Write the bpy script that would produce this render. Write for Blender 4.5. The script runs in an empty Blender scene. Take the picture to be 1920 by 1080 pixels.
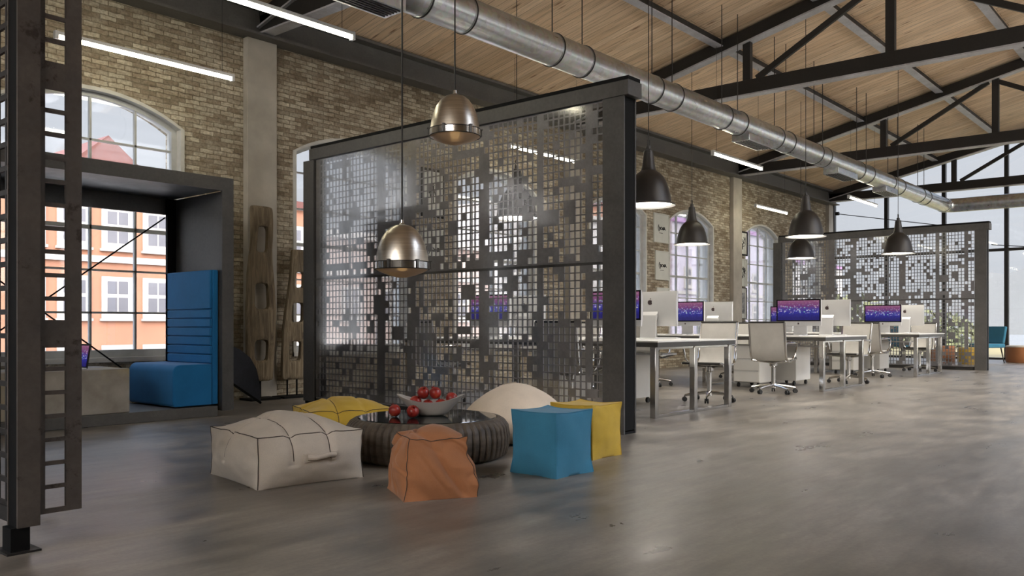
import bpy, bmesh, math, random
from mathutils import Vector, Matrix, noise
S = bpy.context.scene
COL = S.collection
PI = math.pi
R = random.Random(7)

# ------------------------------------------------------------------ camera, world, exposure
EYE = 0.9
cam_d = bpy.data.cameras.new('camera')
cam_d.sensor_width = 36; cam_d.lens = 30.0; cam_d.shift_y = 69 / 1920.0
cam_d.clip_start = 0.05; cam_d.clip_end = 2000
cam = bpy.data.objects.new('camera', cam_d); COL.objects.link(cam)
cam.location = (0, 0, EYE); cam.rotation_euler = (PI / 2, 0, math.radians(40.68 - 90))
S.camera = cam
S.view_settings.view_transform = 'Standard'; S.view_settings.look = 'None'
S.view_settings.gamma = 1; S.view_settings.use_curve_mapping = False
S.view_settings.exposure = 0.45
SKY = 0.82           # brightness of the overcast sky
SKY_BOOST = 17.5         # how much brighter the added sky lobe is than the overcast
TUBE = 20.0          # fluorescent tubes
BULB = 190.0         # bulbs of the black pendants
try:
    S.cycles.max_bounces = 8; S.cycles.diffuse_bounces = 5; S.cycles.glossy_bounces = 4
    S.cycles.transparent_max_bounces = 12; S.cycles.transmission_bounces = 6
    S.cycles.sample_clamp_indirect = 6; S.cycles.caustics_reflective = False; S.cycles.caustics_refractive = False
except Exception:
    pass

def world():
    w = bpy.data.worlds.new('overcast_sky'); S.world = w; w.use_nodes = True
    nt = w.node_tree; N = nt.nodes; L = nt.links
    N.clear()
    tc = N.new('ShaderNodeTexCoord'); sp = N.new('ShaderNodeSeparateXYZ'); L.new(tc.outputs['Generated'], sp.inputs[0])
    cr = N.new('ShaderNodeValToRGB'); L.new(sp.outputs['Z'], cr.inputs[0])
    e = cr.color_ramp.elements
    e[0].position = 0.0; e[0].color = (.62, .64, .66, 1); e[1].position = .52; e[1].color = (1.7, 2.05, 2.65, 1)
    a = cr.color_ramp.elements.new(.27); a.color = (.68, .71, .755, 1)
    nz = N.new('ShaderNodeTexNoise'); nz.inputs['Scale'].default_value = 3.5; nz.inputs['Detail'].default_value = 5
    mp = N.new('ShaderNodeMapping'); mp.inputs['Scale'].default_value = (1, 1, 3); L.new(tc.outputs['Generated'], mp.inputs[0]); L.new(mp.outputs[0], nz.inputs[0])
    mr = N.new('ShaderNodeMapRange'); L.new(nz.outputs[0], mr.inputs[0]); mr.inputs[3].default_value = .85; mr.inputs[4].default_value = 1.12
    mx = N.new('ShaderNodeMixRGB'); mx.blend_type = 'MULTIPLY'; mx.inputs[0].default_value = 1
    L.new(cr.outputs[0], mx.inputs[1]); L.new(mr.outputs[0], mx.inputs[2])
    # bright lobe added to the overcast behind the viewpoint to light the room
    dt = N.new('ShaderNodeVectorMath'); dt.operation = 'DOT_PRODUCT'; L.new(tc.outputs['Generated'], dt.inputs[0])
    dt.inputs[1].default_value = Vector((-.46, -.62, .63)).normalized()
    gl = N.new('ShaderNodeMapRange'); gl.interpolation_type = 'SMOOTHSTEP'; L.new(dt.outputs['Value'], gl.inputs[0])
    gl.inputs[1].default_value = .25; gl.inputs[2].default_value = 1.0; gl.inputs[3].default_value = SKY; gl.inputs[4].default_value = SKY * SKY_BOOST
    bg = N.new('ShaderNodeBackground'); L.new(gl.outputs[0], bg.inputs[1])
    wm = N.new('ShaderNodeMapRange'); L.new(dt.outputs['Value'], wm.inputs[0]); wm.inputs[1].default_value = .3; wm.inputs[2].default_value = .9
    m2 = N.new('ShaderNodeMixRGB'); L.new(wm.outputs[0], m2.inputs[0]); L.new(mx.outputs[0], m2.inputs[1]); m2.inputs[2].default_value = (.80, .72, .62, 1)
    L.new(m2.outputs[0], bg.inputs[0])
    out = N.new('ShaderNodeOutputWorld'); L.new(bg.outputs[0], out.inputs[0])
world()

def portal(name, loc, rot, sx, sy):
    l = bpy.data.lights.new(name, 'AREA'); l.shape = 'RECTANGLE'; l.size = sx; l.size_y = sy
    l.cycles.is_portal = True
    o = bpy.data.objects.new(name, l); COL.objects.link(o); o.location = loc; o.rotation_euler = rot
    return o

# ------------------------------------------------------------------ materials
class NT:
    def __init__(s, name):
        s.m = bpy.data.materials.new(name); s.m.use_nodes = True
        s.t = s.m.node_tree; s.t.nodes.clear()
        s.out = s.n('OutputMaterial'); s.b = s.n('BsdfPrincipled'); s.l(s.b.outputs[0], s.out.inputs[0])
        s.tc = s.n('TexCoord')
    def n(s, k): return s.t.nodes.new('ShaderNode' + k)
    def l(s, a, b): s.t.links.new(a, b)
    def map(s, scale=(1, 1, 1), src='Object', rot=(0, 0, 0), loc=(0, 0, 0)):
        m = s.n('Mapping'); m.inputs['Scale'].default_value = scale; m.inputs['Rotation'].default_value = rot; m.inputs['Location'].default_value = loc
        s.l(s.tc.outputs[src], m.inputs[0]); return m.outputs[0]
    def noise(s, vec, scale=5, detail=4, rough=.55, dist=0):
        n = s.n('TexNoise'); s.l(vec, n.inputs['Vector']); n.inputs['Scale'].default_value = scale
        n.inputs['Detail'].default_value = detail; n.inputs['Roughness'].default_value = rough; n.inputs['Distortion'].default_value = dist
        return n.outputs[0]
    def ramp(s, fac, stops):
        r = s.n('ValToRGB'); s.l(fac, r.inputs[0]); e = r.color_ramp.elements
        while len(e) > 1: e.remove(e[-1])
        for i, (p, c) in enumerate(stops):
            c = c if isinstance(c, tuple) else (c, c, c)
            q = e[0] if i == 0 else e.new(p)
            q.position = p; q.color = c + (1,)
        return r.outputs[0]
    def mix(s, fac, a, b, mode='MIX'):
        m = s.n('MixRGB'); m.blend_type = mode
        for v, i in ((fac, 0), (a, 1), (b, 2)):
            if isinstance(v, (int, float)): m.inputs[i].default_value = v if i == 0 else (v, v, v, 1)
            elif isinstance(v, tuple): m.inputs[i].default_value = v + (1,)
            else: s.l(v, m.inputs[i])
        return m.outputs[0]
    def mr(s, v, a, b, lo=0., hi=1.):
        m = s.n('MapRange'); s.l(v, m.inputs[0]); m.inputs[1].default_value = lo; m.inputs[2].default_value = hi
        m.inputs[3].default_value = a; m.inputs[4].default_value = b; return m.outputs[0]
    def math(s, op, a, b=0.):
        m = s.n('Math'); m.operation = op
        for v, i in ((a, 0), (b, 1)):
            if isinstance(v, (int, float)): m.inputs[i].default_value = v
            else: s.l(v, m.inputs[i])
        return m.outputs[0]
    def set(s, **k):
        for key, v in k.items():
            i = s.b.inputs[key.replace('_', ' ')]
            if isinstance(v, tuple): i.default_value = v + (1,) if len(v) == 3 else v
            elif isinstance(v, (int, float)): i.default_value = v
            else: s.l(v, i)
        return s
    def bump(s, h, strength=.3, dist=.01):
        b = s.n('Bump'); b.inputs['Strength'].default_value = strength; b.inputs['Distance'].default_value = dist
        s.l(h, b.inputs['Height']); s.l(b.outputs[0], s.b.inputs['Normal'])

def simple(name, c, rough=.5, metal=0., var=.12, scale=6, bump=0., bscale=40, **k):
    t = NT(name); v = t.map(); n = t.noise(v, scale, 5)
    lo = tuple(max(0, x * (1 - var)) for x in c); hi = tuple(x * (1 + var) for x in c)
    t.set(Base_Color=t.ramp(n, [(.3, lo), (.7, hi)]), Roughness=t.mr(n, rough * .85, min(1, rough * 1.15)), Metallic=metal, **k)
    if bump: t.bump(t.noise(v, bscale, 4), bump, .004)
    return t.m

def emit(name, c, s):
    t = NT(name); t.set(Base_Color=(.8, .8, .8), Emission_Color=c, Emission_Strength=s, Roughness=.4)
    return t.m

def brick_mat():
    t = NT('old_brick'); v = t.n('CombineXYZ'); sp = t.n('SeparateXYZ'); t.l(t.tc.outputs['Object'], sp.inputs[0])
    t.l(sp.outputs[0], v.inputs[0]); t.l(sp.outputs[2], v.inputs[1]); v = v.outputs[0]
    wob = t.noise(t.map(), 9, 3)
    vv = t.mix(.03, v, wob, 'ADD')
    b = t.n('TexBrick'); t.l(vv, b.inputs['Vector']); b.inputs['Scale'].default_value = 1
    b.inputs['Brick Width'].default_value = .175; b.inputs['Row Height'].default_value = .054; b.inputs['Mortar Size'].default_value = .006
    b.inputs['Mortar Smooth'].default_value = .3; b.inputs['Bias'].default_value = 0
    b.inputs['Color1'].default_value = (.33, .285, .23, 1); b.inputs['Color2'].default_value = (.70, .665, .58, 1); b.inputs['Mortar'].default_value = (.30, .27, .22, 1)
    blot = t.ramp(t.noise(t.map((1, 1, 1.6)), 1.1, 6, .6), [(.3, (.62, .57, .50)), (.55, (.95, .92, .86)), (.75, (1.1, 1.08, 1.0))])
    fine = t.ramp(t.noise(t.map(), 30, 6, .7), [(.3, .55), (.7, 1.2)])
    mid = t.ramp(t.noise(t.map((1, 1, 2.4)), 7, 3), [(.35, (.82, .76, .70)), (.62, (1.06, 1.06, 1.04))])
    c = t.mix(1, b.outputs[0], blot, 'MULTIPLY'); c = t.mix(1, c, fine, 'MULTIPLY'); c = t.mix(1, c, mid, 'MULTIPLY')
    t.set(Base_Color=c, Roughness=.9, Specular_IOR_Level=.2)
    h = t.mix(.5, t.math('SUBTRACT', 1., b.outputs[1]), t.noise(t.map(), 45, 5), 'ADD')
    t.bump(h, .8, .012)
    return t.m

def deck_mat():
    t = NT('pine_deck'); sp = t.n('SeparateXYZ'); t.l(t.tc.outputs['Object'], sp.inputs[0]); v = t.n('CombineXYZ')
    t.l(sp.outputs[1], v.inputs[0]); t.l(sp.outputs[0], v.inputs[1]); v = v.outputs[0]
    b = t.n('TexBrick'); t.l(v, b.inputs['Vector']); b.inputs['Scale'].default_value = 1; b.inputs['Brick Width'].default_value = 3.1
    b.inputs['Row Height'].default_value = .15; b.inputs['Mortar Size'].default_value = .0025; b.inputs['Bias'].default_value = 0
    b.inputs['Color1'].default_value = (.68, .485, .305, 1); b.inputs['Color2'].default_value = (.85, .655, .455, 1); b.inputs['Mortar'].default_value = (.1, .05, .03, 1)
    g = t.ramp(t.noise(t.map((26, .9, 5)), 1.6, 6, .6, .6), [(.32, .66), (.52, 1.0), (.75, 1.12)])
    vo = t.n('TexVoronoi'); t.l(t.map((6.6, 1.5, 1)), vo.inputs['Vector']); vo.inputs['Scale'].default_value = 1.
    k = t.ramp(vo.outputs['Distance'], [(.06, (.30, .18, .12)), (.16, (1, 1, 1))])
    patch = t.ramp(t.noise(t.map(), .7, 3), [(.3, .86), (.7, 1.08)])
    c = t.mix(1, b.outputs[0], g, 'MULTIPLY'); c = t.mix(.85, c, k, 'MULTIPLY'); c = t.mix(1, c, patch, 'MULTIPLY')
    t.set(Base_Color=c, Roughness=.6, Specular_IOR_Level=.3)
    return t.m

def floor_mat():
    t = NT('polished_concrete')
    big = t.noise(t.map(), .38, 5, .6, .4); mid = t.noise(t.map(), 1.7, 7, .62, .5)
    def sweep(rot, sc, seed): return t.noise(t.map((sc, sc * 5.5, 1), rot=(0, 0, rot), loc=(seed, seed * 2, 0)), 1., 6, .62, .35)
    s1, s2, s3 = sweep(.62, 1.0, 0), sweep(-.35, .7, 3), sweep(1.15, 2.2, 7)
    c = t.ramp(big, [(.3, (.158, .138, .114)), (.7, (.250, .224, .190))])
    c = t.mix(1, c, t.ramp(mid, [(.22, .58), (.5, 1.0), (.72, 1.38)]), 'MULTIPLY')
    for q, k in ((s1, .75), (s2, .65), (s3, .45)): c = t.mix(k, c, t.ramp(q, [(.32, .70), (.5, 1.0), (.68, 1.24)]), 'MULTIPLY')
    for rt, q in ((.5, 0), (-.6, 4), (1.35, 9)): c = t.mix(.32, c, t.ramp(t.noise(t.map((3.2, 11, 1), rot=(0, 0, rt), loc=(q, q, 0)), 1., 4, .6, .25), [(.34, .80), (.5, 1.0), (.66, 1.16)]), 'MULTIPLY')
    c = t.mix(.5, c, t.ramp(t.noise(t.map(), 45, 4, .7), [(.3, .72), (.7, 1.22)]), 'MULTIPLY')
    ro = t.mix(.5, mid, t.mix(.5, s1, s2))
    t.set(Base_Color=c, Roughness=t.mr(ro, .20, .50, .3, .7), Specular_IOR_Level=.5)
    t.bump(t.mix(.5, s1, s2), .10, .008)
    return t.m

def steel_mat(name, c, rough=.45, metal=.6, rust=0.):
    t = NT(name); n = t.noise(t.map(), 3.2, 7, .65, .3); f = t.noise(t.map(), 38, 4, .6)
    col = t.ramp(n, [(.3, tuple(x * .72 for x in c)), (.55, c), (.75, tuple(x * 1.3 for x in c))])
    col = t.mix(.4, col, t.ramp(f, [(.3, .7), (.7, 1.2)]), 'MULTIPLY')
    if rust:
        col = t.mix(t.ramp(t.noise(t.map(), 5.5, 8, .72), [(.57, 0.), (.63, rust)]), col, (.045, .03, .025))
    t.set(Base_Color=col, Roughness=t.mr(n, rough * .75, min(1, rough * 1.3), .3, .7), Metallic=metal)
    return t.m

def galv_mat():
    t = NT('galvanised_duct'); vo = t.n('TexVoronoi'); t.l(t.map((1, 1, 1)), vo.inputs['Vector']); vo.inputs['Scale'].default_value = 22
    n = t.noise(t.map((.6, 3, 3)), 3, 5)
    c = t.mix(.35, t.ramp(n, [(.3, (.38, .41, .435)), (.7, (.56, .60, .635))]), vo.outputs['Color'], 'SOFT_LIGHT')
    hs = t.n('HueSaturation'); hs.inputs['Saturation'].default_value = .35; t.l(c, hs.inputs['Color'])
    t.set(Base_Color=hs.outputs[0], Metallic=1, Roughness=t.mr(n, .22, .38))
    t.bump(n, .08, .02)
    return t.m

def glass_mat(name, tint=(1, 1, 1), gloss=.07, rough=.03):
    t = NT(name); t.t.nodes.remove(t.b)
    tr = t.n('BsdfTransparent'); tr.inputs[0].default_value = tint + (1,)
    gl = t.n('BsdfGlossy'); gl.inputs['Roughness'].default_value = rough
    mx = t.n('MixShader'); lw = t.n('LayerWeight'); lw.inputs[0].default_value = .25
    t.l(t.mr(lw.outputs['Fresnel'], gloss * .5, .7), mx.inputs[0]); t.l(tr.outputs[0], mx.inputs[1]); t.l(gl.outputs[0], mx.inputs[2]); t.l(mx.outputs[0], t.out.inputs[0])
    return t.m

def screen_mat():
    t = NT('screen_picture'); v = t.map((1, 1, 1), 'Generated')
    sp = t.n('SeparateXYZ'); t.l(v, sp.inputs[0])
    zz = t.mix(.5, sp.outputs[2], t.math('SUBTRACT', t.noise(t.map((1, 5, 4), 'Generated'), 3.0, 5, .7), .5), 'ADD')
    g = t.ramp(zz, [(.12, (.010, .008, .10)), (.38, (.018, .018, .20)), (.56, (.05, .035, .20)), (.72, (.12, .03, .12)), (1.0, (.21, .075, .14))])
    vo = t.n('TexVoronoi'); t.l(t.map((1, 17, 10), 'Generated'), vo.inputs['Vector']); vo.inputs['Scale'].default_value = 1
    spot = t.ramp(vo.outputs['Distance'], [(.20, 1.), (.42, 0.)])
    band = t.ramp(sp.outputs[2], [(.3, 0.), (.42, 1.), (.66, .9), (.85, .15)])
    c = t.mix(t.math('MULTIPLY', t.math('MULTIPLY', spot, band), .55), g, t.mix(.55, vo.outputs['Color'], (.55, .62, .9)))
    t.set(Base_Color=(.01, .01, .015), Roughness=.15, Emission_Color=c, Emission_Strength=.85)
    return t.m

def wood_mat():
    t = NT('weathered_driftwood'); g = t.noise(t.map((9, 9, .9)), 2.2, 7, .62, 1.2)
    c = t.ramp(g, [(.3, (.075, .055, .035)), (.5, (.20, .155, .10)), (.7, (.33, .27, .185))])
    t.set(Base_Color=c, Roughness=.85); t.bump(g, .7, .02)
    return t.m

def concrete_stained():
    t = NT('stained_concrete'); n = t.noise(t.map(), 4.5, 6, .6)
    c = t.ramp(n, [(.3, (.30, .27, .225)), (.7, (.47, .44, .385))])
    y = t.ramp(t.noise(t.map((1, 1, 1), loc=(.3, 0, .1)), 2.6, 3), [(.5, 0.), (.68, .6)])
    c = t.mix(y, c, (.46, .36, .11))
    t.set(Base_Color=c, Roughness=.75)
    return t.m

def fabric(name, c, rough=.85, var=.1):
    t = NT(name); n = t.noise(t.map(), 4, 5, .6); f = t.noise(t.map(), 260, 2)
    col = t.mix(.3, t.ramp(n, [(.3, tuple(x * (1 - var) for x in c)), (.7, tuple(min(1, x * (1 + var)) for x in c))]), t.ramp(f, [(.3, .8), (.7, 1.15)]), 'MULTIPLY')
    t.set(Base_Color=col, Roughness=rough, Specular_IOR_Level=.25)
    try: t.set(Sheen_Weight=.15)
    except Exception: pass
    t.bump(f, .25, .002)
    return t.m

def tyre_mat():
    t = NT('brown_rubber'); n = t.noise(t.map((1, 1, 3)), 7, 6)
    t.set(Base_Color=t.ramp(n, [(.3, (.05, .038, .028)), (.7, (.135, .105, .077))]), Roughness=.6)
    t.bump(t.noise(t.map(), 50, 4), .5, .005)
    return t.m

def pome_mat():
    t = NT('pomegranate_skin'); n = t.noise(t.map(), 14, 4)
    t.set(Base_Color=t.ramp(n, [(.3, (.17, .010, .010)), (.6, (.36, .028, .018)), (.8, (.46, .14, .045))]), Roughness=.35)
    return t.m

def brushed_mat():
    t = NT('brushed_nickel'); n = t.noise(t.map((1, 1, 40)), 3, 4)
    t.set(Base_Color=t.ramp(n, [(.3, (.56, .51, .44)), (.7, (.74, .69, .60))]), Metallic=1, Roughness=t.mr(n, .26, .36))
    return t.m

M = {}
M['brick'] = brick_mat(); M['deck'] = deck_mat(); M['floor'] = floor_mat(); M['galv'] = galv_mat()
M['steel'] = steel_mat('grey_steel', (.10, .096, .092), .5, .35)
M['sheet'] = steel_mat('perforated_sheet_steel', (.33, .32, .325), .42, .45, .0)
M['sheet0'] = steel_mat('rusted_sheet_steel', (.13, .112, .10), .5, .5, .8)
M['dark'] = steel_mat('dark_steel', (.028, .026, .024), .55, .3)
M['flange'] = steel_mat('lit_flange_steel', (.50, .50, .53), .45, .2)  # lighter grey: light caught by the undersides is put into the colour
M['beam'] = steel_mat('wall_beam_steel', (.12, .115, .107), .6, .2)
M['slate'] = steel_mat('slate_steel', (.06, .065, .085), .5, .4)
M['black'] = simple('black_paint_and_shade', (.008, .008, .008), .75, 0, .1, 6, Specular_IOR_Level=.15)
M['lampblack'] = simple('lamp_enamel', (.022, .019, .017), .42, .0, .1, 4, Specular_IOR_Level=.5)
M['concrete'] = simple('concrete_pier', (.40, .37, .32), .85, 0, .2, 2.2, .4, 25)
M['stained'] = concrete_stained(); M['wood'] = wood_mat()
M['winframe'] = simple('window_frame_paint', (.46, .47, .46), .5)
M['casing'] = simple('window_casing_plaster', (.58, .57, .53), .7)
M['glass'] = glass_mat('window_glass', (.97, .98, 1.0))
M['white'] = simple('white_laminate', (.74, .73, .70), .35, 0, .03)
M['alu'] = simple('silver_aluminium', (.66, .66, .66), .35, .4, .03)
M['rail'] = simple('satin_steel', (.10, .097, .092), .35, .6, .08)
M['chrome'] = simple('chrome', (.62, .61, .59), .14, 1, .05)
M['brushed'] = brushed_mat()
M['rubber'] = simple('black_rubber', (.015, .015, .015), .6)
M['mesh'] = fabric('grey_mesh_fabric', (.50, .485, .455), .7)
M['cream'] = fabric('cream_fabric', (.58, .515, .43)); M['bean'] = fabric('pale_cream_fabric', (.70, .585, .45))
M['yellow'] = fabric('yellow_fabric', (.56, .365, .045)); M['orange'] = fabric('orange_fabric', (.37, .155, .066))
M['blue'] = fabric('blue_fabric', (.045, .205, .32)); M['bench'] = fabric('bench_blue_wool', (.012, .17, .42), .8)
M['seam'] = simple('dark_thread', (.05, .035, .025), .8)
M['tyre'] = tyre_mat(); M['pome'] = pome_mat(); M['ceramic'] = simple('white_ceramic', (.45, .42, .385), .3, 0, .04)
M['screen'] = screen_mat()
M['tabletop'] = simple('dark_table_glass', (.008, .012, .012), .04, 0, .05, 6, Specular_IOR_Level=.9)
def lens_mat():
    t = NT('amber_lens_glass'); tr = t.n('BsdfTransparent'); tr.inputs[0].default_value = (1, .82, .55, 1); mx = t.n('MixShader'); mx.inputs[0].default_value = .82
    t.set(Base_Color=(.80, .60, .42), Roughness=.28, Metallic=.15); t.l(tr.outputs[0], mx.inputs[1]); t.l(t.b.outputs[0], mx.inputs[2]); t.l(mx.outputs[0], t.out.inputs[0])
    return t.m
M['lens'] = lens_mat()
M['screenglass'] = glass_mat('screen_cover_glass', (.98, .98, .98), .09, .10)
M['glow'] = emit('warm_bulb', (1, .72, .40), .9)
M['tube'] = emit('fluorescent_tube', (1.0, .93, .70), TUBE)
M['bulb'] = emit('white_bulb', (1.0, .94, .82), BULB)
M['inner'] = simple('white_enamel', (.85, .84, .82), .4, 0, .02)
M['paper'] = simple('picture_paper', (.62, .63, .58), .8, 0, .04)
M['ink'] = simple('ink', (.04, .04, .04), .8)
M['photo'] = simple('grey_photograph', (.25, .25, .25), .6, 0, .8, 12)
M['logo'] = simple('logo_grey', (.05, .03, .03), .3)

# ------------------------------------------------------------------ mesh helpers
def B(): return bmesh.new()
def mkmesh(name, bm, m, smooth=True, angle=35):
    me = bpy.data.meshes.new(name); bmesh.ops.recalc_face_normals(bm, faces=bm.faces[:]); bm.to_mesh(me); bm.free()
    for x in (m if isinstance(m, (list, tuple)) else [m]): me.materials.append(M[x])
    if smooth and len(me.polygons):
        me.polygons.foreach_set('use_smooth', [True] * len(me.polygons)); me.set_sharp_from_angle(angle=math.radians(angle))
    return me
def obj(name, bm, m, parent=None, bev=0., smooth=True, angle=35, sub=0, label=None):
    o = bpy.data.objects.new(name, mkmesh(name, bm, m, smooth, angle)); COL.objects.link(o)
    if parent: o.parent = parent
    if bev:
        b = o.modifiers.new('bevel', 'BEVEL'); b.width = bev; b.segments = 2; b.limit_method = 'ANGLE'
    if sub:
        b = o.modifiers.new('subd', 'SUBSURF'); b.levels = sub; b.render_levels = sub
    if label: o['label'] = label
    return o
def tag(o, label, cat, group=None):
    o['label'] = label; o['category'] = cat
    if group: o['group'] = group
    return o
def thing(name, label, cat, loc=(0, 0, 0), rz=0, group=None):
    o = bpy.data.objects.new(name, None); COL.objects.link(o); o.location = loc; o.rotation_euler = (0, 0, rz); o.empty_display_size = .1
    return tag(o, label, cat, group)
def struct(name, bm, m, label=None, **k):
    o = obj(name, bm, m, **k); o['kind'] = 'structure'
    if label: o['label'] = label
    return o
def dup(root, loc=None, rz=None, label=None, group=None):
    r = root.copy(); COL.objects.link(r)
    if loc is not None: r.location = loc
    if rz is not None: r.rotation_euler = (0, 0, rz)
    if label: r['label'] = label
    if group: r['group'] = group
    for ch in list(root.children):
        c = ch.copy(); COL.objects.link(c); c.parent = r
        for g in ch.children:
            d = g.copy(); COL.objects.link(d); d.parent = c
    return r
def box(bm, x0, x1, y0, y1, z0, z1, mi=0):
    v = [bm.verts.new((x, y, z)) for z in (z0, z1) for y in (y0, y1) for x in (x0, x1)]
    for f in ((0, 2, 3, 1), (4, 5, 7, 6), (0, 1, 5, 4), (2, 6, 7, 3), (0, 4, 6, 2), (1, 3, 7, 5)):
        bm.faces.new([v[i] for i in f]).material_index = mi
    return bm
def boxo(*a): return box(B(), *a)
def frame_of(d):
    d = d.normalized(); u = Vector((0, 0, 1)) if abs(d.z) < .95 else Vector((1, 0, 0))
    a = d.cross(u).normalized(); return a, a.cross(d).normalized()
def tube(bm, pts, r, n=10, cap=True, closed=False):
    pts = [Vector(p) for p in pts]; rings = []
    for i, p in enumerate(pts):
        if closed: d = pts[(i + 1) % len(pts)] - pts[i - 1]
        else: d = (pts[min(i + 1, len(pts) - 1)] - pts[max(i - 1, 0)])
        if i == 0: a, b = frame_of(d)
        else:
            dn = d.normalized(); a = (a - dn * a.dot(dn)).normalized(); b = a.cross(dn).normalized()
        rr = r[i] if isinstance(r, (list, tuple)) else r
        rings.append([bm.verts.new(p + a * (rr * math.cos(2 * PI * k / n)) + b * (rr * math.sin(2 * PI * k / n))) for k in range(n)])
    m = len(rings)
    for i in range(m if closed else m - 1):
        A, C = rings[i], rings[(i + 1) % m]
        for k in range(n): bm.faces.new((A[k], A[(k + 1) % n], C[(k + 1) % n], C[k]))
    if cap and not closed:
        bm.faces.new(rings[0][::-1]); bm.faces.new(rings[-1])
    return bm
def bar(bm, p, q, w, h, up=(0, 0, 1)):
    """rectangular bar from p to q, w across, h along up"""
    p, q = Vector(p), Vector(q); d = (q - p).normalized(); u = Vector(up); s = d.cross(u).normalized(); u = s.cross(d).normalized()
    v = []
    for c in (p, q):
        for a, b in ((-1, -1), (1, -1), (1, 1), (-1, 1)): v.append(bm.verts.new(c + s * (a * w / 2) + u * (b * h / 2)))
    for f in ((0, 1, 2, 3), (7, 6, 5, 4), (0, 4, 5, 1), (1, 5, 6, 2), (2, 6, 7, 3), (3, 7, 4, 0)): bm.faces.new([v[i] for i in f])
    return bm
def lathe(bm, prof, n=40, c=(0, 0, 0), mi=0):
    rings = []
    for r, z in prof:
        if r < 1e-5: rings.append([bm.verts.new((c[0], c[1], c[2] + z))])
        else: rings.append([bm.verts.new((c[0] + r * math.cos(2 * PI * k / n), c[1] + r * math.sin(2 * PI * k / n), c[2] + z)) for k in range(n)])
    for A, C in zip(rings, rings[1:]):
        for k in range(n):
            j = (k + 1) % n
            if len(A) == 1 and len(C) == 1: continue
            if len(A) == 1: f = (A[0], C[j], C[k])
            elif len(C) == 1: f = (A[k], A[j], C[0])
            else: f = (A[k], A[j], C[j], C[k])
            bm.faces.new(f).material_index = mi
    return bm
def prism(bm, poly, lo, hi, ax=1):
    """polygon in the plane perpendicular to axis ax, extruded from lo to hi"""
    def P(a, b, t): return {0: (t, a, b), 1: (a, t, b), 2: (a, b, t)}[ax]
    A = [bm.verts.new(P(a, b, lo)) for a, b in poly]; C = [bm.verts.new(P(a, b, hi)) for a, b in poly]; n = len(poly)
    bm.faces.new(A); bm.faces.new(C[::-1])
    for i in range(n): bm.faces.new((A[i], C[i], C[(i + 1) % n], A[(i + 1) % n]))
    return bm

# ------------------------------------------------------------------ the setting
WY, FX, BX, RY = 9.2, 25.0, -7.0, -6.0       # left wall, far glass, back wall, right wall
RIDGE = 1.6
def roof(y): return 5.086 + .2248 * (7.508 - y) if y > RIDGE else 5.086 + .2248 * (7.508 - (2 * RIDGE - y))
struct('floor', boxo(BX - .3, FX + .3, RY - .3, WY + .5, -.3, 0), 'floor', 'worn grey polished concrete floor')
def ceiling():
    def slope(bm, a, b, x0, x1): prism(bm, [(a, roof(a)), (b, roof(b)), (b, roof(b) + .15), (a, roof(a) + .15)], x0, x1, 0)
    bm = B(); slope(bm, WY + .5, RIDGE, BX - .3, FX + .3); struct('ceiling_left', bm, 'deck', 'sloping pine board ceiling', smooth=False)
    # the other slope, out of the picture, gets added roof windows for more top light
    bm = B(); slope(bm, RY - .5, -4.2, BX - .3, FX + .3); slope(bm, -.6, RIDGE, BX - .3, FX + .3)
    xs = [7.6, 10.6, 13.6, 16.6, 19.6, 22.6]; x = BX - .3
    for c in xs:
        slope(bm, -4.2, -.6, x, c - 1.2); x = c + 1.2
        g = B(); slope_g = [(-4.2, roof(-4.2) + .06), (-.6, roof(-.6) + .06), (-.6, roof(-.6) + .07), (-4.2, roof(-4.2) + .07)]; prism(g, slope_g, c - 1.2, c + 1.2, 0)
        w = struct('window_%d' % (50 + xs.index(c)), g, 'glass', 'roof window added in the unseen slope for top light', smooth=False)
        portal('window_light', (c, -2.4, roof(-2.4) + .17), (math.atan(.2248), 0, 0), 2.4, 3.7)
    slope(bm, -4.2, -.6, x, FX + .3)
    struct('ceiling_right', bm, 'deck', 'sloping pine board ceiling with added roof windows', smooth=False)
ceiling()
SILL, SPRING, RISE, HALF = .50, 3.12, .29, 1.0
WINX = [-2.46, .75, 3.95, 7.42, 10.33, 13.87, 16.74, 20.32, 23.15]
def arch_pts(cx, half, spring, rise, n=16):
    rad = (half * half + rise * rise) / (2 * rise); cz = spring + rise - rad; a0 = math.asin(half / rad)
    return [(cx + rad * math.sin(-a0 + 2 * a0 * i / n), cz + rad * math.cos(-a0 + 2 * a0 * i / n)) for i in range(n + 1)]
def left_wall():
    bm = B(); top = 5.1; y0, y1 = WY, WY + .42
    def q(x0, x1, z0, z1):
        for y in (y0, y1): bm.faces.new([bm.verts.new(p) for p in ((x0, y, z0), (x1, y, z0), (x1, y, z1), (x0, y, z1))])
    def link(a, b):
        bm.faces.new([bm.verts.new(p) for p in ((a[0], y0, a[1]), (b[0], y0, b[1]), (b[0], y1, b[1]), (a[0], y1, a[1]))])
    x = BX
    for c in WINX:
        q(x, c - HALF, 0, top); q(c - HALF, c + HALF, 0, SILL)
        ap = arch_pts(c, HALF, SPRING, RISE)
        for a, b in zip(ap, ap[1:]):
            for y in (y0, y1): bm.faces.new([bm.verts.new(p) for p in ((a[0], y, a[1]), (b[0], y, b[1]), (b[0], y, top), (a[0], y, top))])
            link(a, b)
        link((c - HALF, SILL), (c + HALF, SILL)); link((c - HALF, SILL), ap[0]); link((c + HALF, SILL), ap[-1])
        x = c + HALF
    q(x, FX, 0, top)
    link((BX, 0), (BX, top)); link((FX, 0), (FX, top)); link((BX, top), (FX, top)); link((BX, 0), (FX, 0))
    bmesh.ops.remove_doubles(bm, verts=bm.verts[:], dist=1e-5)
    struct('wall_left', bm, 'brick', 'old beige brick wall with arched windows', smooth=False)
left_wall()
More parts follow.
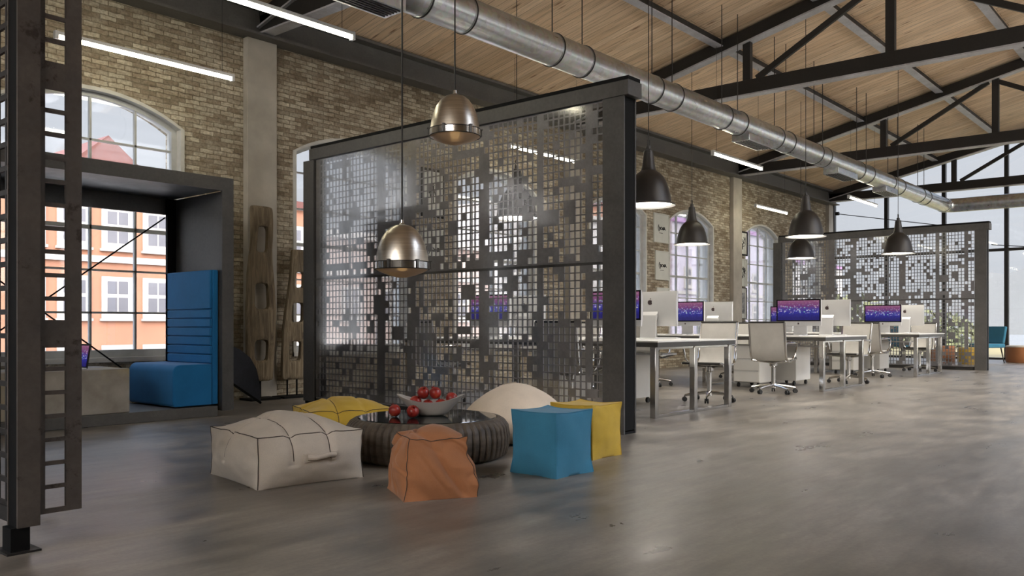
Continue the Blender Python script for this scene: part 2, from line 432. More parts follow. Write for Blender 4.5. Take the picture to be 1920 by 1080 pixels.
def band(bm, outer, inner, y0, y1):
    n = len(outer)
    V = [[bm.verts.new((p[0], y, p[1])) for p in pts] for pts, y in ((outer, y0), (inner, y0), (outer, y1), (inner, y1))]
    for i in range(n - 1):
        a, b = i, i + 1
        bm.faces.new((V[0][a], V[0][b], V[1][b], V[1][a])); bm.faces.new((V[2][b], V[2][a], V[3][a], V[3][b]))
        bm.faces.new((V[0][b], V[0][a], V[2][a], V[2][b])); bm.faces.new((V[1][a], V[1][b], V[3][b], V[3][a]))
    for i in (0, n - 1): bm.faces.new((V[0][i], V[1][i], V[3][i], V[2][i]))
def outline(cx, half, sill, spring, rise): return [(cx - half, sill)] + arch_pts(cx, half, spring, rise) + [(cx + half, sill)]
def arch_window(i, c):
    bm = B()
    band(bm, outline(c, HALF, SILL, SPRING, RISE), outline(c, HALF - .045, SILL, SPRING - .005, RISE - .035), WY - .02, WY + .30)
    box(bm, c - HALF, c + HALF, WY - .03, WY + .32, SILL, SILL + .05)
    w = struct('window_%d' % i, bm, 'casing', 'tall arched window in the brick wall')
    bm = B(); y0, y1 = WY + .08, WY + .14; h = HALF - .045
    ap = outline(c, h, SILL + .05, SPRING - .005, RISE - .035)
    band(bm, ap, outline(c, h - .06, SILL + .05, SPRING - .03, RISE - .06), y0, y1)
    box(bm, c - h, c + h, y0, y1, SILL + .05, SILL + .13)
    def topz(x):
        pts = arch_pts(c, h, SPRING - .005, RISE - .035, 40)
        return min(pts, key=lambda p: abs(p[0] - x))[1]
    for k in (-1, 0, 1): box(bm, c + k * .485 - .012, c + k * .485 + .012, y0 + .01, y1 - .01, SILL + .1, topz(c + k * .485) - .02)
    for k, z in enumerate((1.03, 1.485, 1.94, 2.40, 2.87)):
        t = .022 if k == 2 else .011
        box(bm, c - h + .03, c + h - .03, y0 + .01, y1 - .01, z - t, z + t)
    obj('window_frame', bm, 'winframe', w)
    bm = B(); prism(bm, outline(c, h - .02, SILL + .08, SPRING - .02, RISE - .045), y0 + .026, y0 + .034, 1); obj('pane', bm, 'glass', w, smooth=False)
for i, c in enumerate(WINX): arch_window(i + 1, c); portal('window_light', (c, WY + .40, 1.9), (-PI / 2, 0, 0), 2 * HALF, 3.0)
# concrete piers and the beam along the wall head
for i, (a, b) in enumerate(((-.75, -.3), (5.71, 6.12), (12.13, 12.55), (18.56, 19.0), (24.6, 24.97))):
    struct('trim_%d' % (i + 1), boxo(a, b, WY - .1, WY, 0, 4.37), 'concrete', 'pale concrete pier in the brick wall', bev=.006)
bm = B(); box(bm, BX, FX, WY - .12, WY, 4.37, 4.74); box(bm, BX, FX, WY - .26, WY - .12, 4.37, 4.40); box(bm, BX, FX, WY - .26, WY - .12, 4.70, 4.74)
struct('trim_6', bm, 'beam', 'dark steel beam along the head of the brick wall')

def right_wall():
    bm = B(); xs = [7.4, 11.4, 15.4, 19.4, 23.0]; x = BX
    for c in xs:
        box(bm, x, c - 1.75, RY - .35, RY, 0, 4.7); box(bm, c - 1.75, c + 1.75, RY - .35, RY, 0, 1.7); box(bm, c - 1.75, c + 1.75, RY - .35, RY, 4.2, 4.7); x = c + 1.75
    box(bm, x, FX, RY - .35, RY, 0, 4.7)
    struct('wall_right', bm, 'brick', 'brick wall on the side behind the camera', smooth=False)
    for c in xs:  # windows of this unseen wall are added to bring in more daylight
        f = B()
        for k in range(4): box(f, c - 1.75 + k * 1.143, c - 1.75 + k * 1.143 + .07, RY - .2, RY - .14, 1.7, 4.2)
        for k in range(4): box(f, c - 1.75, c + 1.75, RY - .2, RY - .14, 1.7 + k * .81, 1.76 + k * .81)
        w = struct('window_%d' % (20 + xs.index(c)), f, 'winframe')
        obj('pane', boxo(c - 1.75, c + 1.75, RY - .175, RY - .165, 1.7, 4.2), 'glass', w, smooth=False)
        portal('window_light', (c, RY - .38, 2.95), (PI / 2, 0, 0), 3.5, 2.5)
    bm = B(); box(bm, BX - .3, BX, RY - .3, WY + .4, 0, 3.3)
    struct('wall_back', bm, 'brick', smooth=False)
right_wall()
def added_back_glazing():  # unseen end glazing, added to brighten the room from behind
    bm = B()
    for k in range(11):
        y = RY + (WY - RY) * k / 10; box(bm, BX - .15, BX, y - .05, y + .05, 3.3, roof(y) + .02)
    for z in (3.34, 4.55): box(bm, BX - .13, BX - .02, RY, WY, z - .035, z + .035)
    w = struct('window_40', bm, 'dark', 'high glazing added behind the viewpoint for more light')
    bm = B(); prism(bm, [(RY, 3.3), (WY, 3.3), (WY, roof(WY)), (RIDGE, roof(RIDGE)), (RY, roof(RY))], BX - .09, BX - .08, 0); obj('pane', bm, 'glass', w, smooth=False)
    portal('window_light', (BX - .2, (RY + WY) / 2, 4.7), (0, -PI / 2, 0), 2.9, 15)
added_back_glazing()
def far_window():
    bm = B(); ys = [9.12, 7.64, 6.157, 4.673, 3.19, 1.705, .22, -1.26, -2.75, -4.23, -5.72]
    for y in ys: box(bm, FX - .05, FX + .10, y - .045, y + .045, 0, roof(y) + .02)
    for z in (2.845, 4.55): box(bm, FX - .03, FX + .08, RY, WY, z - .035, z + .035)
    box(bm, FX - .05, FX + .1, RY, WY, 0, .05)
    w = struct('window_30', bm, 'dark', 'tall glazed end wall with slim dark mullions')
    bm = B(); prism(bm, [(RY, .03), (WY, .03), (WY, roof(WY)), (RIDGE, roof(RIDGE)), (RY, roof(RY))], FX + .02, FX + .03, 0); obj('pane', bm, 'glass', w, smooth=False)
    bm = B(); tube(bm, [(FX - .10, 9.0, 4.12), (FX - .10, 6.1, 3.55)], .012, 6); tube(bm, [(FX - .10, 9.02, 4.12), (FX - .10, 8.92, 4.12)], .05, 10)
    tube(bm, [(FX - .10, 5.0, 2.98), (FX - .10, 3.2, 2.75)], .012, 6); obj('tension_rod', bm, 'dark', w)
    portal('window_light', (FX + .35, (RY + WY) / 2, 2.9), (0, PI / 2, 0), 5.8, 15)
far_window()

# ------------------------------------------------------------------ roof trusses, purlins
def truss(x, label):
    t = thing('roof_truss', label, 'roof truss', (x, 0, 0), 0, 'steel roof trusses')
    y0, y1 = WY - .14, RY + .02
    bm = B(); box(bm, -.05, .05, y1, y0, 4.43, 4.65); c = obj('bottom_chord', bm, 'dark', t, bev=.004)
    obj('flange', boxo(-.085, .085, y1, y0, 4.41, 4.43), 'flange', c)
    for a in (y0, y1):
        b = RIDGE
        bm = B(); bar(bm, (0, a, roof(a) - .13), (0, b, roof(b) - .13), .10, .20); r = obj('rafter', bm, 'dark', t)
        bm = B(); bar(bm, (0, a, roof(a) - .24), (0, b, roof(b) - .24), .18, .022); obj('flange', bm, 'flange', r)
    for y in (5.8, 3.7, 1.6, -.5, -2.6):
        bm = B(); box(bm, -.045, .045, y - .06, y + .06, 4.65, roof(y) - .22); obj('post', bm, 'dark', t)
    for ya, yb in ((5.65, 3.82), (-2.45, -.62)):
        bm = B(); bar(bm, (0, ya, 4.66), (0, yb, roof(3.7) - .28), .05, .085); obj('diagonal', bm, 'dark', t)
    for ya, yb in ((3.65, 1.75), (-.45, 1.45)):
        bm = B(); bar(bm, (0, ya, roof(3.7) - .30), (0, yb, 4.68), .05, .085); obj('diagonal', bm, 'dark', t)
    return t
truss(5.9, 'dark steel truss above the steel-framed window seat, mostly out of the picture')
truss(12.3, 'nearest full dark steel roof truss, with the tall post near the top edge')
truss(18.8, 'second dark steel roof truss, above the far perforated screen frame')
truss(24.55, 'last dark steel roof truss, standing against the glazed end wall')
def purlins():
    spans = ((-.45, 5.84, 'before the first truss'), (5.96, 12.24, 'before the nearest full truss'),
             (12.36, 18.74, 'between the two big trusses'), (18.86, 24.49, 'next to the glazed end'))
    rows = ((7.8, 'lowest purlin above the brick wall'), (6.25, 'purlin above the round duct'), (4.7, 'purlin halfway up the left roof slope'), (3.15, 'high purlin near the ridge'))
    for y, rl in rows:
        for a, b, sl in spans:
            if y < 4 and a < 5: continue
            t = thing('purlin', 'dark ' + rl + ', ' + sl, 'purlin', ((a + b) / 2, y, roof(y)), 0, 'purlins under the pine ceiling')
            h = (b - a) / 2
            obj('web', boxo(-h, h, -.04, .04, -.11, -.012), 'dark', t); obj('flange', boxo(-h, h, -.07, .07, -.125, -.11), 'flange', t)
purlins()

# ------------------------------------------------------------------ ventilation duct
def duct():
    Y, Z, r = 5.7, 3.88, .172; x0, x1 = 3.2, 23.35
    t = thing('ventilation_duct', 'long round galvanised duct hung below the trusses, turning at its far end', 'duct', (0, 0, 0))
    bm = B(); tube(bm, [(x0, Y, Z), (x1 - .25, Y, Z)], r, 48); obj('main_pipe', bm, 'galv', t)
    bm = B(); el = [(x1 - .25 + .25 * math.sin(a), Y - .25 + .25 * math.cos(a), Z) for a in [PI / 2 * k / 8 for k in range(9)]]
    tube(bm, el, r, 40); obj('elbow', bm, 'galv', t)
    bm = B(); tube(bm, [(x1, Y - .25, Z), (x1, RY + .3, Z)], r, 40); obj('cross_pipe', bm, 'galv', t)
    bm = B(); tube(bm, [(x1 - .27, Y, Z), (x1 - .21, Y, Z)], r + .012, 48); obj('band', bm, 'galv', t)
    pairs = [(4.05, 4.55), (5.36, 5.93), (7.3, 7.85), (9.35, 9.85), (11.25, 11.75), (13.05, 13.5), (14.7, 15.1), (16.85, 17.4), (18.75, 19.4), (20.9, 21.4)]
    for a, b in pairs:
        for x in (a, b):
            bm = B(); tube(bm, [(x - .018, Y, Z), (x + .018, Y, Z)], r + .006, 48); g = obj('band', bm, 'galv', t)
            bm = B(); tube(bm, [(x - .007, Y, Z), (x + .007, Y, Z)], r + .012, 48); obj('clamp_ring', bm, 'dark', g)
            bm = B(); tube(bm, [(x, Y, Z + r + .01), (x, Y, roof(Y) - .0)], .007, 6); obj('hanger_rod', bm, 'dark', g)
    for a, b in ((4.35, 5.05), (11.85, 12.7), (15.5, 16.5), (18.2, 19.0)):
        v = B(); box(v, a, b, Y - .14, Y + .14, Z - r - .07, Z - r + .04); g = obj('vent_box', v, 'galv', t, bev=.006)
        v = B(); zz = Z - r - .07
        for k in range(6): box(v, a + .04, b - .04, Y - .11 + k * .04, Y - .095 + k * .04, zz - .006, zz)
        obj('grille', v, 'dark', g)
duct()

# ------------------------------------------------------------------ tube lights
def hang(y): return .126 if min(abs(y - q) for q in (7.8, 6.25, 4.7, 3.15)) < .09 else .004
def tube_light(x, y, ln, label):
    t = thing('tube_light', label, 'tube light', (x, y, 3.56), 0, 'hanging fluorescent tubes'); h = ln / 2
    bm = B(); box(bm, -h, h, -.022, .022, .012, .045); obj('housing', bm, 'alu', t, bev=.004)
    bm = B(); tube(bm, [(-h + .02, 0, -.005), (h - .02, 0, -.005)], .019, 10); obj('tube', bm, 'tube', t)
    for s in (-1, 1):
        bm = B(); box(bm, s * h - .015, s * h + .015, -.026, .026, -.03, .045); obj('end_cap', bm, 'alu', t)
        bm = B(); tube(bm, [(s * (h - .12), 0, .045), (s * (h - .12), 0, roof(y) - 3.56 - hang(y))], .0025, 5); obj('suspension_wire', bm, 'dark', t)
for x, y, l, lab in ((4.12, 8.3, 1.8, 'bright tube light beside the brick wall above the big arched window'),
                     (10.5, 8.3, 1.8, 'tube light by the brick wall, seen through the holes of the near perforated screen'),
                     (18.86, 8.3, 1.7, 'small far tube light in front of the brick wall, right of the second visible pier'),
                     (4.12, 6.26, 1.8, 'bright tube light at the top edge of the picture, under the pine ceiling'),
                     (12.93, 6.26, 1.75, 'tube light hanging over the office, under the duct and above the second black lamp'),
                     (18.9, 6.26, 1.75, 'farthest tube light, in front of the glazed end wall beside the duct')):
    tube_light(x, y, l, lab)

# ------------------------------------------------------------------ perforated screens
PY, PZ = .0588, .0663
def pattern(nc, nr, seed, solid_cols):
    r = random.Random(seed); g = [[1] * nc for _ in range(nr)]
    for j in range(nr):
        for i in range(nc):
            if r.random() < .11: g[j][i] = 0
    for _ in range(24):
        i, j = r.randrange(nc), r.randrange(nr); w, h = r.choice([(2, 1), (3, 1), (1, 2), (2, 2), (4, 1), (1, 3), (3, 2)])
        for a in range(i, min(nc, i + w)):
            for b in range(j, min(nr, j + h)): g[b][a] = 0
    for c in solid_cols:
        for j in range(nr):
            if r.random() < .88: g[j][c] = 0
    return g
def perforated(g, y0, z0, py, pz, fy, fz, x0, x1, my=.0, mz=.02, swap=False):
    """sheet in the YZ plane; g[row][col] = 1 where a hole is punched"""
    nr, nc = len(g), len(g[0]); bm = B()
    ys = [y0 - my]; zs = [z0 - mz]
    for i in range(nc): ys += [y0 + i * py + py * (1 - fy) / 2, y0 + i * py + py * (1 + fy) / 2]
    for j in range(nr): zs += [z0 + j * pz + pz * (1 - fz) / 2, z0 + j * pz + pz * (1 + fz) / 2]
    ys.append(y0 + nc * py + my); zs.append(z0 + nr * pz + mz)
    V = {}
    def v(k, i, j):
        key = (k, i, j)
        if key not in V:
            x = x1 if k else x0
            V[key] = bm.verts.new((ys[i], x, zs[j]) if swap else (x, ys[i], zs[j]))
        return V[key]
    NI, NJ = len(ys) - 1, len(zs) - 1
    def full(i, j):
        if i < 0 or j < 0 or i >= NI or j >= NJ: return False
        return not (i % 2 == 1 and j % 2 == 1 and g[j // 2][i // 2])
    for i in range(NI):
        for j in range(NJ):
            if not full(i, j): continue
            bm.faces.new((v(0, i, j), v(0, i + 1, j), v(0, i + 1, j + 1), v(0, i, j + 1)))
            bm.faces.new((v(1, i, j), v(1, i, j + 1), v(1, i + 1, j + 1), v(1, i + 1, j)))
            if not full(i - 1, j): bm.faces.new((v(0, i, j), v(0, i, j + 1), v(1, i, j + 1), v(1, i, j)))
            if not full(i + 1, j): bm.faces.new((v(0, i + 1, j), v(1, i + 1, j), v(1, i + 1, j + 1), v(0, i + 1, j + 1)))
            if not full(i, j - 1): bm.faces.new((v(0, i, j), v(1, i, j), v(1, i + 1, j), v(0, i + 1, j)))
            if not full(i, j + 1): bm.faces.new((v(0, i, j + 1), v(0, i + 1, j + 1), v(1, i + 1, j + 1), v(1, i, j + 1)))
    return bm
def screen(x, label):
    t = thing('perforated_screen', label, 'screen', (x, 0, 0), 0, 'perforated steel screens')
    for a, b, zb in ((3.85, 4.06, 0), (8.03, 8.22, .03)):
        bm = B(); box(bm, -.005, .012, a, b, zb, 2.775); box(bm, .165, .182, a, b, zb, 2.775); box(bm, .012, .165, (a + b) / 2 - .06, (a + b) / 2 + .06, zb, 2.775)
        p = obj('post', bm, 'steel', t)
        box_ = boxo(.012, .178, a + .012, b - .012, 0, .03) if zb else boxo(.0, .18, a + .003, b - .003, .0, .02)
        obj('foot', box_, 'black', p)
        # black box stands in for the shade inside the post
        obj('recess_shade', boxo(.012, .165, a + .006 if a < 5 else a, b - .03 if a < 5 else b - .01, .03, 2.77), 'black', p)
    bm = B(); box(bm, -.015, .19, 3.80, 8.10, 2.775, 2.90); obj('top_beam', bm, 'steel', t, bev=.004)
    b2 = obj('top_lip', boxo(.0, .18, 3.81, 8.09, 2.90, 2.935), 'black', t)
    obj('bottom_rail', boxo(.03, .15, 4.06, 8.03, .0, .075), 'dark', t)
    nc = 67; sc = [2, 11, 22, 23, 39, 40, 47, 48, 66]
    gu = pattern(nc, 20, 3, sc); gl = pattern(nc, 20, 9, sc)
    for row in gu[:2]:
        for i in range(nc):
            if R.random() < .4: row[i] = 0
    obj('upper_panel', perforated(gu, 4.07, 1.44, PY, PZ, .80, .84, .018, .030), 'sheet', t, smooth=False)
    obj('lower_panel', perforated(gl, 4.07, .085, PY, PZ, .80, .84, .018, .030), 'sheet', t, smooth=False)
    obj('cover_glass', boxo(.010, .014, 4.06, 8.03, .08, 2.775), 'screenglass', t, smooth=False)
    obj('joint_bar', boxo(.015, .034, 4.06, 8.03, 1.405, 1.428), 'steel', t)
    return t
near_screen = screen(5.885, 'near steel-framed screen of perforated grey metal behind the tyre table')
dup(near_screen, (18.762, 0, 0), None, 'far steel-framed perforated metal screen at the end of the desks, before the glazed wall')
def left_screen():
    t = thing('perforated_screen', 'dark perforated screen post and strip cut off by the left edge of the picture', 'screen', (1.273, 0, 0), 0, 'perforated steel screens')
    bm = B(); box(bm, .0, .084, 3.65, 3.66, .1, 2.775); box(bm, .03, .05, 3.66, 3.75, .1, 2.775); box(bm, 0, .084, 3.75, 3.76, .1, 2.775)
    p = obj('post', bm, 'sheet0', t)
    obj('recess_shade', boxo(.004, .08, 3.66, 3.75, .1, 2.77), 'black', p)  # black filler paints the shade on this side of the post
    obj('foot', boxo(-.02, .05, 3.662, 3.75, .008, .1), 'black', p); obj('base_plate', boxo(-.04, .085, 3.64, 3.79, 0, .008), 'dark', p)
    nr = 27; g = [[1, 1] for _ in range(nr)]
    for j in (8, 9, 19, 20): g[j] = [1, 0] if j in (8, 20) else [0, 0]
    obj('end_strip', perforated([[r[0]] for r in [[0 if j in (7, 18) else 1] for j in range(nr)]], .112, .147, .081, .0955, .98, .82, 3.680, 3.692, .0, .012, True), 'sheet0', t, smooth=False)
    bm = B(); box(bm, .192, .256, 3.680, 3.692, .135, 2.737); box(bm, .084, .113, 3.680, 3.692, .135, 2.737); obj('strip_edge', bm, 'sheet0', t, smooth=False)
    nr = 26; nc = 43; g = pattern(nc, nr, 5, [8, 19, 30])
    for r in g: r[0] = r[1] = r[2] = 1
    obj('panel', perforated(g, 3.765, .165, .0985, .0985, .84, .78, .03, .042), 'dark', t, smooth=False)  # darker steel: the shade on its averted face is put into the colour
    obj('top_beam', boxo(-.01, .1, 3.62, 8.10, 2.775, 2.935), 'steel', t)
    bm = B(); box(bm, .0, .084, 8.02, 8.12, 0, 2.775); obj('post', bm, 'steel', t)
    obj('bottom_rail', boxo(.02, .06, 3.76, 8.02, .1, .16), 'dark', t)
left_screen()

# ------------------------------------------------------------------ window seat
def window_seat():
    t = thing('window_seat_frame', 'black steel box frame of the window seat standing on a low plinth', 'window seat', (0, 0, 0))
    xl, xr, y0, y1, zt = 1.62, 4.66, 7.68, 8.66, 2.36
    obj('plinth', boxo(xl + .15, 4.50, 7.70, y1 - .03, 0, .10), 'beam', t, bev=.004)
    def side(a, b, i):
        bm = B(); box(bm, a, b, y0, y0 + .03, .05, zt); box(bm, a if i > 0 else b - .02, a + .02 if i > 0 else b, y0 + .03, y1, .05, zt - .14)
        box(bm, a, b, y1 - .03, y1, .05, zt - .13)
        return bm
    obj('side_frame', side(4.535, xr, 1), 'steel', t); obj('side_frame', side(xl, 1.745, -1), 'steel', t)
    bm = B(); box(bm, xl + .125, 4.535, y0, y0 + .03, zt - .13, zt); box(bm, xl + .125, 4.535, y0 + .03, y1, zt - .13, zt - .11); box(bm, xl, xr, y0 + .03, y1, zt - .012, zt)
    box(bm, xl + .125, 4.535, y1 - .03, y1, zt - .30, zt - .13)
    obj('top_frame', bm, 'steel', t)
    bm = B(); box(bm, 4.44, 4.535, y1 - .07, y1 - .03, .1, zt - .14); obj('rear_jamb', bm, 'black', t)
    for a, b in (((4.44, y1 - .02, 2.03), (1.9, y1 - .02, .12)), ((1.9, y1 - .012, 2.03), (4.44, y1 - .012, .12))):
        bm = B(); tube(bm, [a, b], .008, 6); obj('brace_rod', bm, 'black', t)
window_seat()
def bench(x, rz, label):
    t = thing('high_back_bench', label, 'bench', (x, 8.19, .10), rz, 'blue high back benches')
    # local: backrest at +x, 0.9 long in y
    def rounded(x0, x1, z0, z1, r, n=6):
        return [(x1, z0), (x1, z1)] + [(x0 + r - r * math.sin(PI / 2 * k / n), z1 - r + r * math.cos(PI / 2 * k / n)) for k in range(n + 1)] + \
               [(x0 + .03 - .03 * math.cos(PI / 2 * k / 3), z0 + .03 - .03 * math.sin(PI / 2 * k / 3)) for k in range(4)]
    bm = B(); prism(bm, rounded(-.24, .165, .012, .415, .075), -.45, .45, 1); obj('seat', bm, 'bench', t, bev=.008)
    back = B(); box(back, .17, .235, -.45, .45, .012, 1.345)
    b = obj('backrest', back, 'bench', t, bev=.012)
    zs = [.415, .505, .595, .685, .775, .865, .955]
    for a, c in zip(zs, zs[1:]): obj('cushion_rib', boxo(.145, .171, -.448, .448, a + .003, c - .003), 'bench', b, bev=.010)
    obj('headrest_pad', boxo(.145, .171, -.448, .448, .958, 1.343), 'bench', b, bev=.010)
bench(4.295, 0, 'blue upholstered high back bench on the right side of the window seat')
bench(1.99, PI, 'second blue high back bench, left end of the window seat behind the dark post')
tag(obj('concrete_table', boxo(2.35, 3.65, 7.76, 8.46, .10, .50), 'stained', bev=.006), 'stained concrete block table between the blue benches', 'table')
def laptop():
    t = thing('laptop', 'small open laptop on the concrete block table', 'laptop', (3.27, 8.02, .50))
    obj('base', boxo(-.20, .04, -.16, .16, 0, .016), 'alu', t, bev=.004)
    bm = B(); bar(bm, (.045, 0, .012), (.10, 0, .235), .32, .010, (0, 1, 0)); 
    bm.free(); bm = B(); bar(bm, (.045, -.16, .125), (.045, .16, .125), .22, .010, (1, 0, 0)); 
    lid = obj('lid', bm, 'dark', t)
    lid.rotation_euler = (0, .15, 0); lid.location = (-.005, 0, 0)
    s = obj('screen', boxo(.037, .0385, -.145, .145, .03, .22), 'screen', lid, smooth=False)
laptop()

# ------------------------------------------------------------------ sculptures and leaning plate
def slab(x, y, h, w, holes, label, seed, lean=0.):
    t = thing('driftwood_sculpture', label, 'sculpture', (x, y, 0), 0, 'driftwood sculptures by the brick wall')
    z0 = .22; N = 34; bm = B(); rr = random.Random(seed)
    def half(f): return w / 2 * (.78 + .30 * math.sin(PI * min(1, f * 1.15 + .12)) + .07 * noise.noise(Vector((seed, f * 6, 0))))
    def cx(f): return lean * f + .025 * noise.noise(Vector((f * 4, seed, 1)))
    rows = []
    for k in range(N + 1):
        f = k / N; z = z0 + (h - z0) * f; a = half(f); c = cx(f); th = .05 + .015 * noise.noise(Vector((f * 5, seed, 3)))
        xs = [c - a, c - a * .36, c + a * .36, c + a]
        rows.append([[bm.verts.new((q, s * th * (.7 if i in (0, 3) else 1.), z)) for i, q in enumerate(xs)] for s in (-1, 1)])
    def hole(k, i): return i == 1 and any(p <= k < q for p, q in holes)
    for k in range(N):
        for i in range(3):
            A, C = rows[k], rows[k + 1]
            if hole(k, i): continue
            for s in (0, 1): bm.faces.new((A[s][i], A[s][i + 1], C[s][i + 1], C[s][i]))
            if i == 0 or hole(k, i - 1): bm.faces.new((A[0][i], C[0][i], C[1][i], A[1][i]))
            if i == 2 or hole(k, i + 1): bm.faces.new((A[0][i + 1], A[1][i + 1], C[1][i + 1], C[0][i + 1]))
            if k == 0 or hole(k - 1, i): bm.faces.new((A[0][i], A[1][i], A[1][i + 1], A[0][i + 1]))
            if k == N - 1 or hole(k + 1, i): bm.faces.new((C[0][i], C[0][i + 1], C[1][i + 1], C[1][i]))
    obj('carved_slab', bm, 'wood', t, sub=1)
    bm = B(); box(bm, -.20, .20, -.13, .13, 0, .025); st = obj('stand', bm, 'black', t)
    for q in ((-.0,) if seed == 1 else (-.07, .07)):
        bm = B(); tube(bm, [(q, 0, .025), (q, 0, .30)], .011, 8); obj('stand_rod', bm, 'black', st)
slab(5.80, 8.97, 2.33, .40, ((4, 8), (14, 19), (25, 30)), 'taller driftwood plank with three cut holes on a thin black stand', 1, .01)
slab(6.25, 8.97, 1.84, .36, ((5, 10), (15, 20), (24, 28)), 'shorter driftwood plank with holes, half hidden by the near screen', 2, .12)
def plate():
    t = thing('leaning_steel_plate', 'slate blue curved steel plate leaning beside the window seat frame', 'steel plate', (0, 8.5, 0))
    pts = [(5.50, .0), (5.485, .22), (5.44, .40), (5.36, .53), (5.24, .62), (5.08, .69), (4.92, .72), (4.80, .60), (4.80, .46)]
    bm = B(); prism(bm, pts, -.012, .012, 1); o = obj('plate', bm, 'slate', t); o.rotation_euler = (0, 0, 0)
    bm = B(); bar(bm, (5.49, -.02, .012), (4.80, -.02, .47), .02, .022, (0, 1, 0)); obj('edge_bar', bm, 'black', t)
plate()

# ------------------------------------------------------------------ poufs
def soft(hx, hy, h, bulge=.10, pull=.05, crown=.0, seams=(), wr=.006, seed=0, n=22, top_in=0., groove=.02, wscale=6., flare=0., rid=0.):
    """soft box with its base at z = 0; returns bmesh and a function mapping cube coordinates to positions"""
    def f(a, b, c):
        qa, qb, qc = 1 - a * a, 1 - b * b, 1 - c * c
        x = a * hx * (1 + bulge * qb * qc - pull * ((1 - qb) * qc * .6 + (1 - qc) * qb))
        y = b * hy * (1 + bulge * qa * qc - pull * ((1 - qa) * qc * .6 + (1 - qc) * qa))
        z = (c + 1) / 2 * h
        s = 1 - top_in * max(0, c); x *= s; y *= s
        if flare: x *= 1 + flare * max(0, -c) ** 2; y *= 1 + flare * max(0, -c) ** 2
        if c > -.99:
            k = max(0, c) ** 2
            z += crown * qa * qb * k - pull * .35 * h * k * (1 - (1 - qa) * (1 - qb)) * .8 * (0 if crown else 1)
            for ax, p in seams:
                dd = ((a if ax == 'a' else b) - p) / .07
                g = groove * math.exp(-dd * dd)
                z -= g * k
                if abs(b if ax == 'a' else a) > .99 and c > -.2: y -= math.copysign(g * .6, b) if ax == 'a' else 0; x -= math.copysign(g * .6, a) if ax == 'b' else 0
            w = Vector((x * wscale, y * wscale, z * wscale * 1.4 + seed * 3.7))
            d = noise.noise(w) * wr + noise.noise(w * 2.3) * wr * .5
            if rid:
                for q, (sc, am) in enumerate(((1.9, 1.), (3.4, .8), (6.0, .35))):
                    m = noise.noise(Vector((x * sc + z * sc * .8 + q, y * sc - z * sc * .6, seed + q * 5.1 + z * sc * .5))); d -= rid * am * math.exp(-(m / .07) ** 2); d += rid * am * .5 * math.exp(-((m - .16) / .10) ** 2)
            nrm = Vector((a * abs(a) ** 6, b * abs(b) ** 6, max(0, c) ** 7))
            if nrm.length: nrm.normalize()
            fade = min(1, (c + 1) * 2.5)
            x += nrm.x * d * fade; y += nrm.y * d * fade; z += nrm.z * d
        return Vector((x, y, max(0., z)))
    bm = B(); V = {}
    def v(a, b, c):
        k = (round(a, 4), round(b, 4), round(c, 4))
        if k not in V: V[k] = bm.verts.new(f(a, b, c))
        return V[k]
    g = [-1 + 2 * i / n for i in range(n + 1)]
    for i in range(n):
        for j in range(n):
            p, q, s, u = g[i], g[i + 1], g[j], g[j + 1]
            for w in (-1, 1):
                bm.faces.new((v(w, p, s), v(w, q, s), v(w, q, u), v(w, p, u)))
                bm.faces.new((v(p, w, s), v(q, w, s), v(q, w, u), v(p, w, u)))
                bm.faces.new((v(p, s, w), v(q, s, w), v(q, u, w), v(p, u, w)))
    return bm, f
def piping(f, edges, r, off=.001, n=26):
    bm = B()
    for p, q in edges:
        p, q = Vector(p), Vector(q); tube(bm, [f(*(p.lerp(q, k / n))) for k in range(n + 1)], r, 6)
    return bm
TOP = [((-1, -1, 1), (1, -1, 1)), ((1, -1, 1), (1, 1, 1)), ((1, 1, 1), (-1, 1, 1)), ((-1, 1, 1), (-1, -1, 1))]
VERT = [((-1, -1, -.98), (-1, -1, 1)), ((1, -1, -.98), (1, -1, 1)), ((1, 1, -.98), (1, 1, 1)), ((-1, 1, -.98), (-1, 1, 1))]
def pouf(name, label, loc, rz, size, mat, edges, seam_r=.003, seam_mat=None, top_seams=(), **k):
    t = thing(name, label, 'pouf', loc, rz)
    bm, f = soft(*size, **k); obj('cover', bm, mat, t, angle=80)
    sm = B()
    for ax, p in top_seams: edges = edges + ([((p, -1, 1), (p, 1, 1)), ((p, -1, 0.), (p, -1, 1))] if ax == 'a' else [((-1, p, 1), (1, p, 1)), ((-1, p, 0.), (-1, p, 1))])
    obj('seam', piping(f, edges, seam_r), seam_mat or mat, t)
    return t, f
sm_ = (('a', -.4), ('a', .3), ('b', .1))
cream, cf = pouf('floor_pouf', 'large cream tufted pouf with a carry handle, left of the tyre table', (2.985, 4.345, 0), math.radians(-9.5), (.325, .345, .285), 'cream',
     TOP + VERT, .0028, 'seam', sm_, bulge=.15, pull=.04, crown=.105, seams=sm_, wr=.010, seed=1, groove=.022, n=34)
bm = B(); 
for a in (-.18, .36):
    p = cf(a, -1, .12); box(bm, p.x - .018, p.x + .018, p.y - .012, p.y + .004, p.z - .026, p.z + .022)
p0, p1 = cf(-.18, -1, .12), cf(.36, -1, .12)
tube(bm, [p0 + Vector((0, -.010, 0)), p0.lerp(p1, .25) + Vector((0, -.026, -.004)), p0.lerp(p1, .5) + Vector((0, -.032, .001)), p0.lerp(p1, .75) + Vector((0, -.026, .006)), p1 + Vector((0, -.010, 0))], [.016, .014, .013, .014, .016], 10)
obj('handle', bm, 'cream', cream)
ys_ = (('a', -.35), ('a', .32), ('b', .05))
pouf('floor_pouf', 'low yellow quilted floor cushion behind the tyre table', (4.535, 5.78, 0), math.radians(-23.3), (.355, .325, .205), 'yellow', TOP + VERT, .003, 'seam', ys_,
     bulge=.06, pull=.03, crown=.095, seams=ys_, wr=.010, seed=2, groove=.02, n=34)
